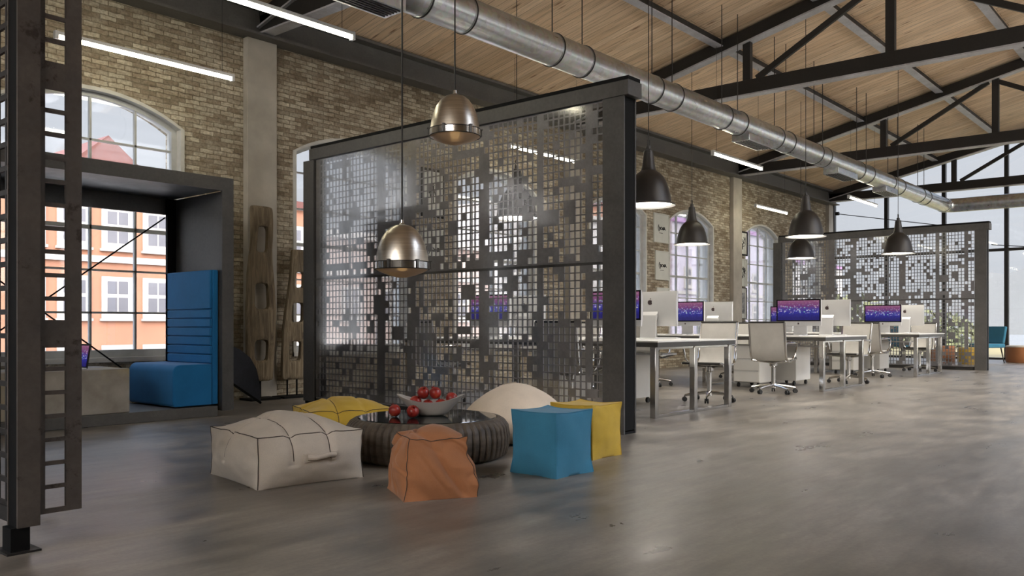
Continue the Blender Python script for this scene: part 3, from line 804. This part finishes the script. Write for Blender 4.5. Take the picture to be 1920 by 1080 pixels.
pouf('cube_pouf', 'crumpled orange cube pouf in front of the tyre table', (3.19, 3.315, 0), math.radians(-29), (.185, .19, .315), 'orange', TOP + VERT[:2], .0022, 'seam', (),
     bulge=.13, pull=.02, crown=.05, wr=.010, seed=3, n=64, top_in=.16, wscale=5, flare=.06, rid=.019)
pouf('cube_pouf', 'smooth blue cube pouf with crisp seams, right of the tyre table', (4.115, 3.215, 0), math.radians(-2), (.172, .178, .385), 'blue', TOP + VERT, .003, None, (),
     bulge=.05, pull=.085, crown=0., wr=.005, seed=4, n=24, flare=.03)
pouf('cube_pouf', 'yellow cube pouf behind the blue one beside the screen post', (4.80, 3.45, 0), 0, (.172, .175, .365), 'yellow', TOP + VERT, .003, None, (),
     bulge=.05, pull=.085, crown=0., wr=.009, seed=5, n=24)
def beanbag():
    t = thing('bean_bag', 'big cream bean bag slumped between the tyre table and the near screen', 'bean bag', (5.12, 4.36, 0), math.radians(-50))
    bm = B(); prof = [(0, 0), (.30, 0), (.42, .012), (.475, .05), (.49, .11), (.455, .19), (.37, .285), (.25, .365), (.12, .425), (0, .445)]
    lathe(bm, prof, 56); bmesh.ops.subdivide_edges(bm, edges=bm.edges[:], cuts=1, use_grid_fill=True)
    for v in bm.verts:
        p = v.co; n = noise.noise(p * 3.1) * .035 + noise.noise(p * 7) * .012; k = min(1, p.z / .1)
        a = math.atan2(p.y, p.x); r = 1 + (n + .03 * math.sin(2 * a)) * k
        v.co = Vector((p.x * r * .92, p.y * r * .92, p.z * (1 + .3 * n)))
    obj('cover', bm, 'bean', t, angle=80, sub=1)
    pts = [(.92 * r * math.cos(a), .92 * r * math.sin(a), z + .004) for r, z in prof[3:] for a in (2.6,)]
    bm = B(); tube(bm, pts, .003, 6); obj('seam', bm, 'cream', t)
beanbag()

# ------------------------------------------------------------------ tyre table, bowl, pomegranates
TX, TY = 4.075, 4.265
def tyre_table():
    t = thing('tyre_table', 'low round table made of a ribbed brown tyre with a dark glass top', 'table', (TX, TY, 0))
    bm = B(); N = 384
    prof = [(.40, .0), (.50, .0), (.545, .025), (.562, .09), (.565, .15), (.555, .215), (.53, .250), (.50, .268), (.478, .270), (.470, .255), (.468, .20), (.40, .15)]
    rings = []
    for r, z in prof:
        ring = []
        for k in range(N):
            a = 2 * PI * k / N; lug = 1 if (k % 6) < 4 else 0; rr = r
            if r > .49: rr = r - (0 if lug else .016) * (1 if z > .02 else .3)
            ring.append(bm.verts.new((rr * math.cos(a), rr * math.sin(a), z)))
        rings.append(ring)
    for A, C in zip(rings, rings[1:] + rings[:1]):
        for k in range(N): bm.faces.new((A[k], A[(k + 1) % N], C[(k + 1) % N], C[k]))
    obj('tyre', bm, 'tyre', t, angle=50)
    bm = B(); lathe(bm, [(0, .256), (.468, .256), (.472, .262), (.472, .268), (.468, .274), (0, .274)], 96); obj('glass_top', bm, 'tabletop', t)
tyre_table()
def bowl():
    bm = B(); n, m = 48, 9; L_, W_ = .235, .12; vr = math.radians(-49.3)
    def P(a, s, inner):
        ca, sa = math.cos(a), math.sin(a); e = abs(ca) ** 2.2
        rimz = .098 + .050 * e; k = s ** .62
        lx = L_ * (.30 + .70 * s ** .9) * (1 if s > 0 else 0) if False else L_ * (.28 * min(1, s * 4) + .72 * s ** 1.15)
        wy = W_ * (.34 * min(1, s * 4) + .66 * s ** .8)
        z = rimz * (max(0, s - .2) / .8) ** 1.25 if s > .2 else 0
        sc = 1 if not inner else .93
        return Vector((lx * ca * sc, wy * sa * sc, z + (.008 if inner and s < .95 else 0)))
    out = [[bm.verts.new(P(2 * PI * k / n, .1 + .9 * j / m, False)) for k in range(n)] for j in range(m + 1)]
    inn = [[bm.verts.new(P(2 * PI * k / n, .1 + .9 * j / m, True)) for k in range(n)] for j in range(m + 1)]
    for G in (out, inn):
        for j in range(m):
            for k in range(n): bm.faces.new((G[j][k], G[j][(k + 1) % n], G[j + 1][(k + 1) % n], G[j + 1][k]))
        bm.faces.new(G[0])
    for k in range(n): bm.faces.new((out[m][k], out[m][(k + 1) % n], inn[m][(k + 1) % n], inn[m][k]))
    o = obj('fruit_bowl', bm, 'ceramic', angle=60); o.location = (TX + .035, TY + .01, .2745); o.rotation_euler = (0, 0, vr)
    tag(o, 'white boat-shaped bowl of pomegranates on the dark glass table', 'bowl')
bowl()
def pomegranates():
    bm = B(); prof = [(0, -.041), (.019, -.038), (.034, -.026), (.042, -.004), (.039, .017), (.028, .032), (.013, .038), (.008, .039)]
    lathe(bm, prof, 24)
    for v in bm.verts: v.co.x *= 1 + .04 * math.sin(3 * math.atan2(v.co.y, v.co.x))
    me = mkmesh('fruit', bm, 'pome', True, 80)
    bm = B(); n = 6
    for k in range(n):
        a = 2 * PI * k / n; c = [bm.verts.new((r * math.cos(a + d), r * math.sin(a + d), z)) for r, d, z in ((.008, -.5, .037), (.008, .5, .037), (.0135, 0, .055))]; bm.faces.new(c)
        c2 = [bm.verts.new((r * math.cos(a + d), r * math.sin(a + d), z)) for r, d, z in ((.0065, -.5, .037), (.0065, .5, .037), (.0135, 0, .055))]; bm.faces.new(c2[::-1])
    mc = mkmesh('calyx', bm, 'pome', False)
    vx, vy = Vector((.6518, -.7583, 0)), Vector((.7583, .6518, 0))     # across and away from the viewpoint
    base = Vector((TX + .035, TY + .01, .2745))
    spots = [(-.104, .0, .094, 'leftmost pomegranate low in the white bowl'), (-.018, -.012, .068, 'pomegranate in the middle of the white bowl, low between the others'),
             (.070, .006, .072, 'pomegranate in the white bowl, right of the middle one'), (.146, .0, .116, 'rightmost pomegranate in the white bowl'),
             (-.050, .004, .156, 'pomegranate on top of the bowl heap, left of the two highest'), (.032, .004, .154, 'pomegranate on top of the bowl heap, right of the two highest'),
             (-.105, -.16, .043, 'bright pomegranate on the glass table in front of the bowl'), (-.235, -.10, .043, 'dark pomegranate on the glass table, left of the bowl')]
    for i, (a, b, z, lab) in enumerate(spots):
        o = bpy.data.objects.new('pomegranate', me); COL.objects.link(o)
        o.location = base + vx * a + vy * b + Vector((0, 0, z)); o.rotation_euler = (R.uniform(-.7, .7), R.uniform(-.5, .5), R.uniform(0, 6))
        tag(o, lab, 'pomegranate', 'pomegranates on the tyre table')
        c = bpy.data.objects.new('calyx', mc); COL.objects.link(c); c.parent = o
pomegranates()

# ------------------------------------------------------------------ pendant lamps
def silver(d, u, ztop, label):
    a = (u - 960) / 1600.; x = d * (.7583 + .6518 * a); y = d * (.6518 - .7583 * a)
    t = thing('dome_pendant', label, 'pendant lamp', (x, y, ztop - .275), 0, 'brushed metal dome pendants')
    bm = B(); rim = .176
    prof = [(0, .275), (.03, .274), (.065, .262), (.10, .235), (.128, .195), (.150, .145), (.163, .09), (.169, .05), (.172, .03)]
    lathe(bm, prof + [(r - .004, z - .003) for r, z in prof[::-1]], 56); obj('shade', bm, 'brushed', t)
    bm = B(); lathe(bm, [(.173, .03), (.178, .03), (.178, -.012), (.173, -.016), (.169, -.012), (.169, .03)], 56); rb = obj('rim_band', bm, 'chrome', t)
    bm = B(); tube(bm, [(.1775 * math.cos(2 * PI * k / 48), .1775 * math.sin(2 * PI * k / 48), .031) for k in range(48)], .003, 6, closed=True); tube(bm, [(.177 * math.cos(2 * PI * k / 48), .177 * math.sin(2 * PI * k / 48), -.015) for k in range(48)], .003, 6, closed=True); obj('bead', bm, 'dark', rb)
    for k in range(6):
        w = 2 * PI * k / 6 + .35; bm = B(); c, s = math.cos(w), math.sin(w)
        bar(bm, (.183 * c, .183 * s, -.012), (.183 * c, .183 * s, .036), .014, .006, (c, s, 0)); bar(bm, (.168 * c, .168 * s, .038), (.192 * c, .192 * s, .038), .018, .005); obj('clip', bm, 'rail', rb)
    bm = B(); lathe(bm, [(.172, -.014), (.14, -.034), (.08, -.056), (.03, -.068), (0, -.070)], 48); obj('lens', bm, 'lens', t)
    bm = B(); lathe(bm, [(0, -.028), (.022, -.024), (.034, .0), (.030, .05), (.018, .10), (.018, .16)], 24); obj('bulb', bm, 'glow', t)
    bm = B(); lathe(bm, [(0, .305), (.012, .305), (.014, .285), (.022, .276), (.022, .27), (0, .27)], 20); obj('cap', bm, 'chrome', t)
    bm = B(); tube(bm, [(0, 0, .30), (0, 0, roof(y) - (ztop - .275))], .0055, 8); obj('cord', bm, 'dark', t)
silver(5.88, 853, 2.485, 'upper brushed metal dome lamp hanging at the top edge of the near screen')
silver(5.54, 754, 1.550, 'lower brushed metal dome lamp hanging above the tyre table')
def black_lamp(x, y, label, first=[]):
    if first: return dup(first[0], (x, y, 2.2), None, label)
    t = thing('industrial_pendant', label, 'pendant lamp', (x, y, 2.2), 0, 'black industrial pendants'); first.append(t)
    prof = [(.044, .60), (.052, .595), (.056, .55), (.072, .43), (.084, .385), (.105, .368), (.135, .345), (.165, .31), (.195, .255), (.218, .19), (.236, .12), (.247, .05), (.252, .025), (.29, .012), (.29, .0)]
    inn = [(.282, .0), (.246, .015), (.240, .05), (.228, .12), (.209, .19), (.186, .25), (.156, .305), (.12, .34), (0, .355)]
    bm = B(); lathe(bm, prof, 48); lathe(bm, inn, 48, mi=1); lathe(bm, [(.29, 0), (.282, 0)], 48, mi=1)
    o = obj('shade', bm, ['lampblack', 'inner'], t); 
    bm = B(); lathe(bm, [(0, .655), (.026, .655), (.028, .62), (.044, .61), (.044, .58), (0, .58)], 20); cp = obj('cap', bm, 'lampblack', t)
    bm = B(); box(bm, .045, .085, -.012, .012, .53, .56); tube(bm, [(.075, 0, .545), (.10, 0, .545)], .014, 8); obj('adjusting_knob', bm, 'lampblack', t)
    bm = B(); tube(bm, [(-.018, 0, .65), (-.018, 0, .72), (.018, 0, .72), (.018, 0, .65)], .007, 6); obj('hanging_loop', bm, 'dark', cp)
    bm = B(); lathe(bm, [(0, .055), (.05, .07), (.085, .12), (.085, .17), (.05, .24), (.03, .32)], 24); obj('bulb', bm, 'bulb', t)
    bm = B(); tube(bm, [(0, 0, .72), (0, 0, roof(y) - 2.2 - hang(y))], .005, 6); obj('cord', bm, 'dark', t)
    return t
def black_lamps():
    for x, y, lab in ((8.05, 4.95, 'biggest black industrial lamp, half hidden by the near screen post'), (8.0, 6.80, 'black industrial lamp seen through the holes of the near screen'),
                      (12.4, 4.93, 'black industrial lamp above the middle desk, left of the far screen'), (12.4, 6.81, 'black industrial lamp in front of the arched window and white pictures'),
                      (16.45, 4.82, 'black industrial lamp hanging before the middle of the far perforated screen'), (16.4, 6.62, 'smaller black lamp just below and behind the one over the middle desk')):
        black_lamp(x, y, lab)
black_lamps()

# ------------------------------------------------------------------ desks and office things
DX = (7.9, 12.2, 16.5); DW = ('nearest', 'middle', 'farthest')
def desk():
    t = thing('bench_desk', 'nearest long white double desk on chrome legs, right behind the near screen', 'desk', (DX[0], 0, 0), 0, 'white double desks')
    for s in (-1, 1): obj('tabletop', boxo(min(0, s * .82) + (.004 if s > 0 else 0), max(0, s * .82) - (.004 if s < 0 else 0), 4.25, 7.87, .730, .745), 'white', t, bev=.003)
    bm = B(); box(bm, -.815, .815, 4.256, 4.30, .685, .7295); box(bm, -.815, .815, 7.82, 7.864, .685, .7295); box(bm, -.815, -.775, 4.30, 7.82, .685, .7295); box(bm, .775, .815, 4.30, 7.82, .685, .7295)
    obj('edge_rail', bm, 'rail', t)
    for y in (4.32, 6.06, 7.80):
        bm = B()
        for x in (-.77, 0, .77): box(bm, x - .032, x + .032, y - .03, y + .03, 0, .684)
        box(bm, -.738, -.032, y - .025, y + .025, 0, .03); box(bm, .032, .738, y - .025, y + .025, 0, .03); box(bm, -.738, .738, y - .02, y + .02,   .66, .684)
        obj('leg_frame', bm, 'chrome', t, bev=.003)
    obj('cable_tray', boxo(-.15, .15, 4.6, 7.6, .58, .60), 'alu', t)
    return t
d0 = desk()
dup(d0, (DX[1], 0, 0), None, 'middle long white double desk on chrome legs, between the two screens')
dup(d0, (DX[2], 0, 0), None, 'farthest long white double desk, in front of the far perforated screen')
def computer():
    t = thing('desktop_computer', 'x', 'computer', (0, 0, .745), 0, 'white desktop computers')
    # faces local -x
    bm = B(); pts = [(-.012, .14), (-.012, .52), (.004, .52), (.022, .45), (.030, .33), (.022, .20), (.004, .14)]
    prism(bm, pts, -.325, .325, 1); sh = obj('housing', bm, 'alu', t)
    obj('bezel', boxo(-.0155, -.012, -.325, .325, .205, .52), 'black', t, smooth=False)
    obj('screen', boxo(-.0175, -.0156, -.305, .305, .222, .503), 'screen', t, smooth=False)
    bm = B(); prism(bm, [(-.09, .0), (.10, .0), (.10, .006), (.075, .012), (.062, .26), (.028, .30), (.024, .24), (.052, .20), (.060, .014), (-.09, .006)], -.10, .10, 1); st = obj('stand', bm, 'alu', t, bev=.002)
    def apple(x, yc, zc, s):
        b = B(); P = []
        for k in range(28):
            a = 2 * PI * k / 28; r = s * (1 + .08 * math.cos(2 * a) - .10 * max(0, math.sin(a)) ** 8 - .05 * max(0, -math.sin(a)) ** 8); yy, zz = r * .88 * math.cos(a), r * math.sin(a)
            d = math.hypot(yy - s * 1.12, zz - s * .1)
            if d < s * .5: f = s * .5; q = (yy - s * 1.12, zz - s * .1); yy, zz = s * 1.12 + q[0] / d * f, s * .1 + q[1] / d * f
            P.append((yc + yy, zc + zz))
        prism(b, P, x - .001, x + .001, 0)
        prism(b, [(yc, zc + s * 1.05), (yc + s * .1, zc + s * 1.4), (yc + s * .42, zc + s * 1.6), (yc + s * .36, zc + s * 1.25)], x - .001, x + .001, 0)
        return b
    obj('logo', apple(.0285, 0, .40, .030), 'logo', sh); obj('logo', apple(-.0125, 0, .172, .013), 'logo', sh)
    return t
def keyboard(x, y, rz, lab):
    t = thing('keyboard', lab, 'keyboard', (x, y, .745), rz, 'slim keyboards on the desks')
    bm = B(); prism(bm, [(-.058, 0), (.058, 0), (.058, .013), (-.058, .005)], -.15, .15, 1); obj('base', bm, 'alu', t)
    bm = B()
    for r in range(5):
        for c in range(14): zz = .0072 + (r * .022 + .004) * .07; box(bm, -.052 + r * .021, -.036 + r * .021, -.142 + c * .0204, -.125 + c * .0204, zz - .002, zz + .0022)
    obj('keys', bm, 'white', t)
def chair():
    t = thing('office_chair', 'x', 'chair', (0, 0, 0), 0, 'grey mesh office chairs')
    # faces local +x : backrest at -x
    side = [(.25, .455), (.22, .462), (.10, .44), (-.08, .43), (-.17, .445), (-.215, .50), (-.235, .60), (-.255, .75), (-.29, .93)]
    def sling(a, b, thick):
        bm = B(); V = []
        for x, z in side[a:b]:
            V.append([[bm.verts.new((x + dx, y, z + dz)) for y in (-.215, 0, .215)] for dx, dz in ((0, 0), (-thick if x < -.2 else 0, -thick if x >= -.2 else 0))])
        for A, C in zip(V, V[1:]):
            for i in range(2):
                for k in range(2): bm.faces.new((A[k][i], A[k][i + 1], C[k][i + 1], C[k][i]))
            for i in (0, 2): bm.faces.new((A[0][i], C[0][i], C[1][i], A[1][i]))
        for A in (V[0], V[-1]):
            for i in range(2): bm.faces.new((A[0][i], A[0][i + 1], A[1][i + 1], A[1][i]))
        return bm
    obj('seat', sling(0, 5, .014), 'mesh', t); bk = obj('backrest', sling(4, 9, .014), 'mesh', t)
    for k in (1, 2, 3): pass
    for s in (-1, 1):
        bm = B(); tube(bm, [(x - .005, s * .228, z - .004) for x, z in side], .015, 8); obj('side_rail', bm, 'chrome', t)
        bm = B(); tube(bm, [(-.24, s * .24, .66), (-.10, s * .275, .665), (.08, s * .275, .66), (.13, s * .27, .63), (.10, s * .255, .50), (.05, s * .235, .45)], .012, 8); obj('armrest', bm, 'chrome', t)
    for x, z in (side[8], side[0]):
        bm = B(); tube(bm, [(x - .004, -.228, z), (x - .004, .228, z)], .014, 8); obj('cross_bar', bm, 'dark', t)
    bm = B(); tube(bm, [(-.19, -.22, .44), (-.05, 0, .40), (-.19, .22, .44)], .013, 8); tube(bm, [(.10, -.22, .42), (-.02, 0, .40), (.10, .22, .42)], .013, 8); obj('seat_spreader', bm, 'chrome', t)
    bm = B(); lathe(bm, [(0, .41), (.05, .41), (.05, .36), (.028, .34), (.028, .10), (.04, .10), (.04, .07), (0, .07)], 20); obj('column', bm, 'chrome', t)
    for k in range(5):
        a = 2 * PI * k / 5 + .3; c, s = math.cos(a), math.sin(a); bm = B(); tube(bm, [(.03 * c, .03 * s, .105), (.16 * c, .16 * s, .095), (.29 * c, .29 * s, .072)], [.022, .018, .013], 8); leg = obj('base_leg', bm, 'chrome', t)
        bm = B()
        for q in (-1, 1):
            n = Vector((-s, c, 0)); ctr = Vector((.29 * c, .29 * s, .028)); tube(bm, [ctr + n * q * .006, ctr + n * q * .022], .028, 14)
        tube(bm, [(.29 * c, .29 * s, .028), (.29 * c, .29 * s, .07)], .008, 6); obj('caster', bm, 'rubber', leg)
    return t
def pedestal():
    t = thing('drawer_pedestal', 'x', 'drawer unit', (0, 0, 0), 0, 'white drawer units under the desks')
    obj('body', boxo(-.27, .27, -.20, .20, .07, .60), 'white', t, bev=.004)
    for z0, z1 in ((.08, .24), (.245, .41), (.415, .59)):
        d = obj('drawer', boxo(-.288, -.271, -.195, .195, z0, z1), 'white', t, bev=.003); obj('grip', boxo(-.292, -.286, -.19, .19, z1 - .012, z1 - .004), 'alu', d)
    for x in (-.22, .22):
        for y in (-.15, .15):
            bm = B(); tube(bm, [(x, y - .014, .03), (x, y + .014, .03)], .03, 14); box(bm, x - .01, x + .01, y - .01, y + .01, .03, .071); obj('caster', bm, 'rubber', t)
    return t
def office():
    comp, ch, ped = computer(), chair(), pedestal()
    used = {'c': 0, 'h': 0, 'p': 0}
    def place(k, proto, loc, rz, lab):
        if not used[k]:
            used[k] = 1; proto.location = loc; proto.rotation_euler = (0, 0, rz); proto['label'] = lab
        else: dup(proto, loc, rz, lab)
    ys = ((5.12, 4.97), (4.86, 4.62), (5.03, 4.78))
    for i, x in enumerate(DX):
        w = DW[i]
        for k, (row, oy) in enumerate((('near end', 0), ('window end', 1.82))):
            hid = ', behind the screen' if i == 0 and k else ''
            place('c', comp, (x - .24, ys[i][0] + oy, .745), 0, f'white computer on the {w} desk, {row}, purple screen showing{hid}')
            place('c', comp, (x + .24, ys[i][1] + oy, .745), PI, f'white computer on the {w} desk, {row}, white back with dark logo{hid}')
            keyboard(x - .58, ys[i][0] + oy - .02, 0, f'slim keyboard on the {w} desk before the {row} computer whose screen shows')
            keyboard(x + .58, ys[i][1] + oy, PI, f'slim keyboard on the {w} desk at the {row}, behind the computer back')
    for x, y, rz, lab in ((9.12, 4.78, PI + .08, 'grey mesh chair on the far side of the nearest desk, tucked under it'), (10.78, 4.72, .12, 'whole grey mesh office chair with its back to us before the middle desk'),
                          (13.42, 4.66, PI - .1, 'grey mesh chair on the far side of the middle desk'), (15.2, 4.88, -.05, 'grey mesh chair with its back to us before the farthest desk'),
                          (17.72, 4.80, PI, 'grey mesh chair on the far side of the farthest desk, against the far screen'),
                          (6.86, 5.12, .1, 'grey mesh chair right behind the near screen, seen through its right part'), (6.90, 7.02, -.12, 'grey mesh chair behind the near screen, seen through its middle'),
                          (9.12, 6.75, PI - .1, 'grey mesh chair at the window end of the nearest desk, far side'), (10.9, 6.66, .05, 'grey mesh chair at the window end of the middle desk, this side'),
                          (13.42, 6.5, PI, 'grey mesh chair at the window end of the middle desk, far side'), (15.2, 6.85, 0, 'grey mesh chair at the window end of the farthest desk, this side')):
        place('h', ch, (x, y, 0), rz, lab)
    for x, y, rz, lab in ((7.50, 5.72, 0, 'white drawer unit under the nearest desk, just behind the screen post'), (8.30, 5.40, PI, 'white drawer unit under the nearest desk, behind the middle chrome leg'),
                          (11.80, 5.45, 0, 'white drawer unit under the middle desk, behind the whole grey chair'), (12.60, 5.25, PI, 'white drawer unit under the far half of the middle desk'),
                          (16.10, 5.60, 0, 'white drawer unit under the farthest desk'), (16.9, 5.4, PI, 'white drawer unit under the far half of the farthest desk')):
        place('p', ped, (x, y, 0), rz, lab)
office()

# ------------------------------------------------------------------ pictures on the piers
def picture(x, z, w, h, fm, kind, lab):
    y = WY
    t = thing('framed_picture', lab, 'picture', (x, y, z), 0, 'framed pictures on the brick piers')
    f = .035 if fm == 'black' else .02
    bm = B(); box(bm, -w / 2, w / 2, -.03, 0, -h / 2, -h / 2 + f); box(bm, -w / 2, w / 2, -.03, 0, h / 2 - f, h / 2); box(bm, -w / 2, -w / 2 + f, -.03, 0, -h / 2 + f, h / 2 - f); box(bm, w / 2 - f, w / 2, -.03, 0, -h / 2 + f, h / 2 - f)
    obj('frame', bm, fm, t); obj('sheet', boxo(-w / 2 + f, w / 2 - f, -.016, -.002, -h / 2 + f, h / 2 - f), 'paper', t)
    bm = B()
    if kind == 'photo': box(bm, -w * .28, w * .28, -.018, -.016, -h * .33, h * .33)
    elif kind == 'script':
        q = [(-.14 + .28 * k / 40 + .022 * math.sin(k * 1.3), -.018, .05 * math.sin(k * .9) * (1.4 if k < 8 else .6) + .0) for k in range(41)]; tube(bm, q, .007, 5)
        box(bm, .02, .13, -.019, -.016, -.025, .012); box(bm, -.09, .05, -.018, -.016, -.105, -.095)
    elif kind == 'corner': box(bm, -w * .36, -w * .12, -.019, -.016, -h * .42, -h * .25)
    else:
        for k in range(6): q = [(R.uniform(-.12, .12), -.018, R.uniform(-.16, .16)) for _ in range(3)]; tube(bm, q, .008, 5)
    obj('drawing', bm, 'photo' if kind == 'photo' else 'ink', t)
for a in ((15.44, 2.90, .60, .60, 'paper', 'script', 'top white picture with a black scribble between the far arched windows'), (15.48, 2.13, .56, .60, 'paper', 'script', 'second white picture with a scribble, below the top one between the windows'),
          (15.50, 1.36, .50, .62, 'paper', 'corner', 'third white picture with a dark corner mark, above the white computer back'),
          (19.24, 2.86, .44, .58, 'black', 'sketch', 'black framed drawing beside the concrete pier, the highest of its column'), (19.24, 2.16, .42, .66, 'paper', 'sketch', 'pale unframed sketch under the black framed drawing'),
          (19.22, 1.42, .40, .76, 'dark', 'photo', 'thin framed grey photograph beside the concrete pier'), (19.22, .62, .40, .72, 'dark', 'corner', 'lowest thin framed white picture beside the concrete pier'),
          (8.88, 2.86, .48, .72, 'black', 'sketch', 'black framed drawing seen through the holes of the near screen'), (8.88, 2.02, .46, .62, 'paper', 'script', 'pale picture seen through the near screen, under the black framed drawing')):
    picture(*a)

# ------------------------------------------------------------------ lounge beyond the far screen
def drum(x, y, r, h, m, lab, top=None):
    t = thing('drum_pouf', lab, 'pouf', (x, y, 0), 0)
    bm = B(); lathe(bm, [(0, 0), (r * .94, 0), (r, .03), (r * 1.02, h / 2), (r, h - .03), (r * .93, h), (0, h)], 40); obj('body', bm, m, t)
    if top: bm = B(); lathe(bm, [(r * .995, h - .035), (r * 1.012, h - .03), (r * 1.0, h - .012), (r * .93, h + .004), (0, h + .006)], 40); obj('top_panel', bm, top, t)
drum(23.35, 4.02, .36, .40, 'orange', 'round orange pouf with a cream top before the glazed wall', 'cream')
drum(21.7, 4.75, .30, .38, 'yellow', 'small round yellow pouf seen low through the far screen'); drum(22.1, 5.5, .30, .40, 'orange', 'round orange pouf seen through the far screen beside the blue chair')
def lounge_chair(x, y, rz, lab):
    t = thing('lounge_chair', lab, 'chair', (x, y, 0), rz, 'blue lounge chairs beyond the far screen')
    obj('seat', boxo(-.27, .27, -.27, .27, .36, .46), 'blue', t, bev=.03)
    bm = B(); bar(bm, (-.24, 0, .46), (-.32, 0, .86), .5, .07, (1, 0, 0)); obj('backrest', bm, 'blue', t, bev=.02)
    for a in (-1, 1):
        for b in (-1, 1): bm = B(); tube(bm, [(a * .2, b * .2, .37), (a * .25, b * .25, 0)], [.016, .011], 8); obj('leg', bm, 'dark', t)
lounge_chair(22.55, 4.62, 2.6, 'blue lounge chair peeking out beside the far screen post'); lounge_chair(22.2, 6.4, -.6, 'second blue lounge chair, seen through the far screen')

# ------------------------------------------------------------------ outside
def outdoor(name, c, rough=.9, var=.15, scale=.6): M[name] = simple(name, c, rough, 0, var, scale)
outdoor('render_orange', (.245, .115, .072), .9, .10, .8); outdoor('render_pink', (.29, .225, .205)); outdoor('render_white', (.33, .32, .32)); outdoor('render_lavender', (.29, .275, .335))
outdoor('roof_red', (.085, .030, .026)); outdoor('roof_mauve', (.20, .11, .23)); outdoor('trim_white', (.29, .28, .27)); outdoor('pane_grey', (.10, .10, .115), .3); outdoor('street', (.35, .34, .33))
outdoor('reflector', (.66, .62, .55)); outdoor('field', (.10, .08, .03), .9, .35, .25); outdoor('lake', (.085, .085, .08), .6, .1, .05); outdoor('hill', (.062, .063, .060), .9, .2, .01); outdoor('leaf', (.075, .08, .03), .9, .4, 2.)
street = struct('ground', boxo(-120, 700, -300, 500, -6.2, -6), 'street')
struct('ground_field', boxo(FX + .32, 46, -30, 16, -1.5, -.06), 'field', 'yellow grass outside the glazed end wall')
struct('water', boxo(60, 650, -400, 420, -5.99, -4.2), 'lake')
bm = B(); box(bm, -60, 60, -60, RY - .5, -.6, -.3); box(bm, -60, BX - .5, RY - .5, 40, -.6, -.3)  # unseen pale ground added to bounce daylight up to the ceiling
struct('ground_reflector', bm, 'reflector', 'added pale yard outside the windows behind the viewpoint')
def hills():
    bm = B(); A = []; n = 60
    for k in range(n + 1):
        y = -420 + 900 * k / n; h = 26 + 22 * noise.noise(Vector((k * .13, 2, 0))) + 7 * noise.noise(Vector((k * .5, 5, 0)))
        A.append([bm.verts.new((560 + dx, y, z)) for dx, z in ((-60, -6), (-20, h * .6), (0, max(2, h)), (60, h * .4), (90, -6))])
    for p, q in zip(A, A[1:]):
        for i in range(4): bm.faces.new((p[i], p[i + 1], q[i + 1], q[i]))
    struct('hill', bm, 'hill', 'hazy grey hills beyond the water')
hills()
def building(x0, x1, y, top, wall, roofm, sx, lab, gable=None, win=True):
    t = thing('building', lab, 'building', (0, 0, 0), 0)
    obj('wall', boxo(x0, x1, y, y + 8, -6, top), wall, t, smooth=False)
    obj('roof', boxo(x0, x1, y - .25, y + 8.2, top, top + .35), roofm, t)
    if gable:
        g, hw, hh = gable; bm = B(); prism(bm, [(g - hw, top + .3), (g + hw, top + .3), (g, top + hh)], y - .1, y + 8, 1); obj('gable', bm, roofm, t, smooth=False)
    obj('cornice', boxo(x0, x1, y - .12, y, 3.35, 3.6), 'trim_white', t)
    n = int((x1 - x0) / sx); off = (x1 - x0 - n * sx) / 2 + sx / 2
    for k in range(n):
        for z in (4.75, 2.0, -.7):
            if z + .9 > top: continue
            x = x0 + off + k * sx; b = B(); box(b, x - .62, x + .62, y - .08, y, z - .85, z + .80); box(b, x - .68, x + .68, y - .14, y, z - .95, z - .85)
            w = obj('window', b, 'trim_white', t, smooth=False); b = B()
            for s in (-1, 1):
                for q in (-.62, .12): box(b, x + (s - 1) * .22 + .03, x + (s + 1) * .22 - .03, y - .085, y - .08, z + q, z + q + .60 if q < 0 else z + q + .5)
            obj('pane', b, 'pane_grey', w, smooth=False)
building(9.7, 24.56, 34, 6.35, 'render_orange', 'roof_red', 1.65, 'orange rendered house with a red gable, seen through the big arched window', (15.1, 2.0, 2.0))
building(24.6, 37.5, 34, 5.2, 'render_pink', 'trim_white', 2.6, 'pale pink house seen through the near screen, beside the orange one')
building(38.0, 51.0, 34, 8.0, 'render_white', 'trim_white', 2.6, 'tall white house seen through the near screen')
building(51.5, 58.4, 34, 9.5, 'render_orange', 'roof_red', 2.6, 'salmon orange house seen through the narrow arched window by the white pictures')
building(58.8, 76.0, 34, 9.0, 'render_lavender', 'roof_mauve', 3.1, 'pale lavender house behind the arched window with the black lamp')
building(76.5, 96.0, 34, 7.0, 'render_white', 'roof_mauve', 3.1, 'white house behind the last arched window before the far screen')
def tree(x, y, h, w, lab):
    t = thing('tree', lab, 'tree', (x, y, -6), 0, 'trees outside the glazed wall'); H = h + 6
    bm = B(); tube(bm, [(0, 0, 0), (.1, 0, H * .4), (0, .1, H * .8)], [.22, .16, .05], 8); obj('trunk', bm, 'wood', t)
    bm = B(); rr = random.Random(int(x * 7))
    for _ in range(2600):
        a, e, q = rr.uniform(0, 2 * PI), rr.uniform(-1, 1), rr.random() ** .4; s = math.sqrt(1 - e * e)
        c = Vector((w * q * s * math.cos(a), w * q * s * math.sin(a), H * .66 + H * .34 * q * e)); d = Vector((rr.uniform(-1, 1), rr.uniform(-1, 1), rr.uniform(-1, 1))).normalized(); f = d.orthogonal().normalized(); l = rr.uniform(.12, .26)
        bm.faces.new([bm.verts.new(c + d * l), bm.verts.new(c + f * l * .6), bm.verts.new(c - d * l), bm.verts.new(c - f * l * .6)])
    obj('foliage', bm, 'leaf', t, smooth=False)
tree(36, 12.6, 2.2, 2.4, 'olive green tree outside, seen through the left part of the far screen'); tree(40, 10.2, 1.6, 2.2, 'lower olive tree outside, seen through the middle of the far screen')
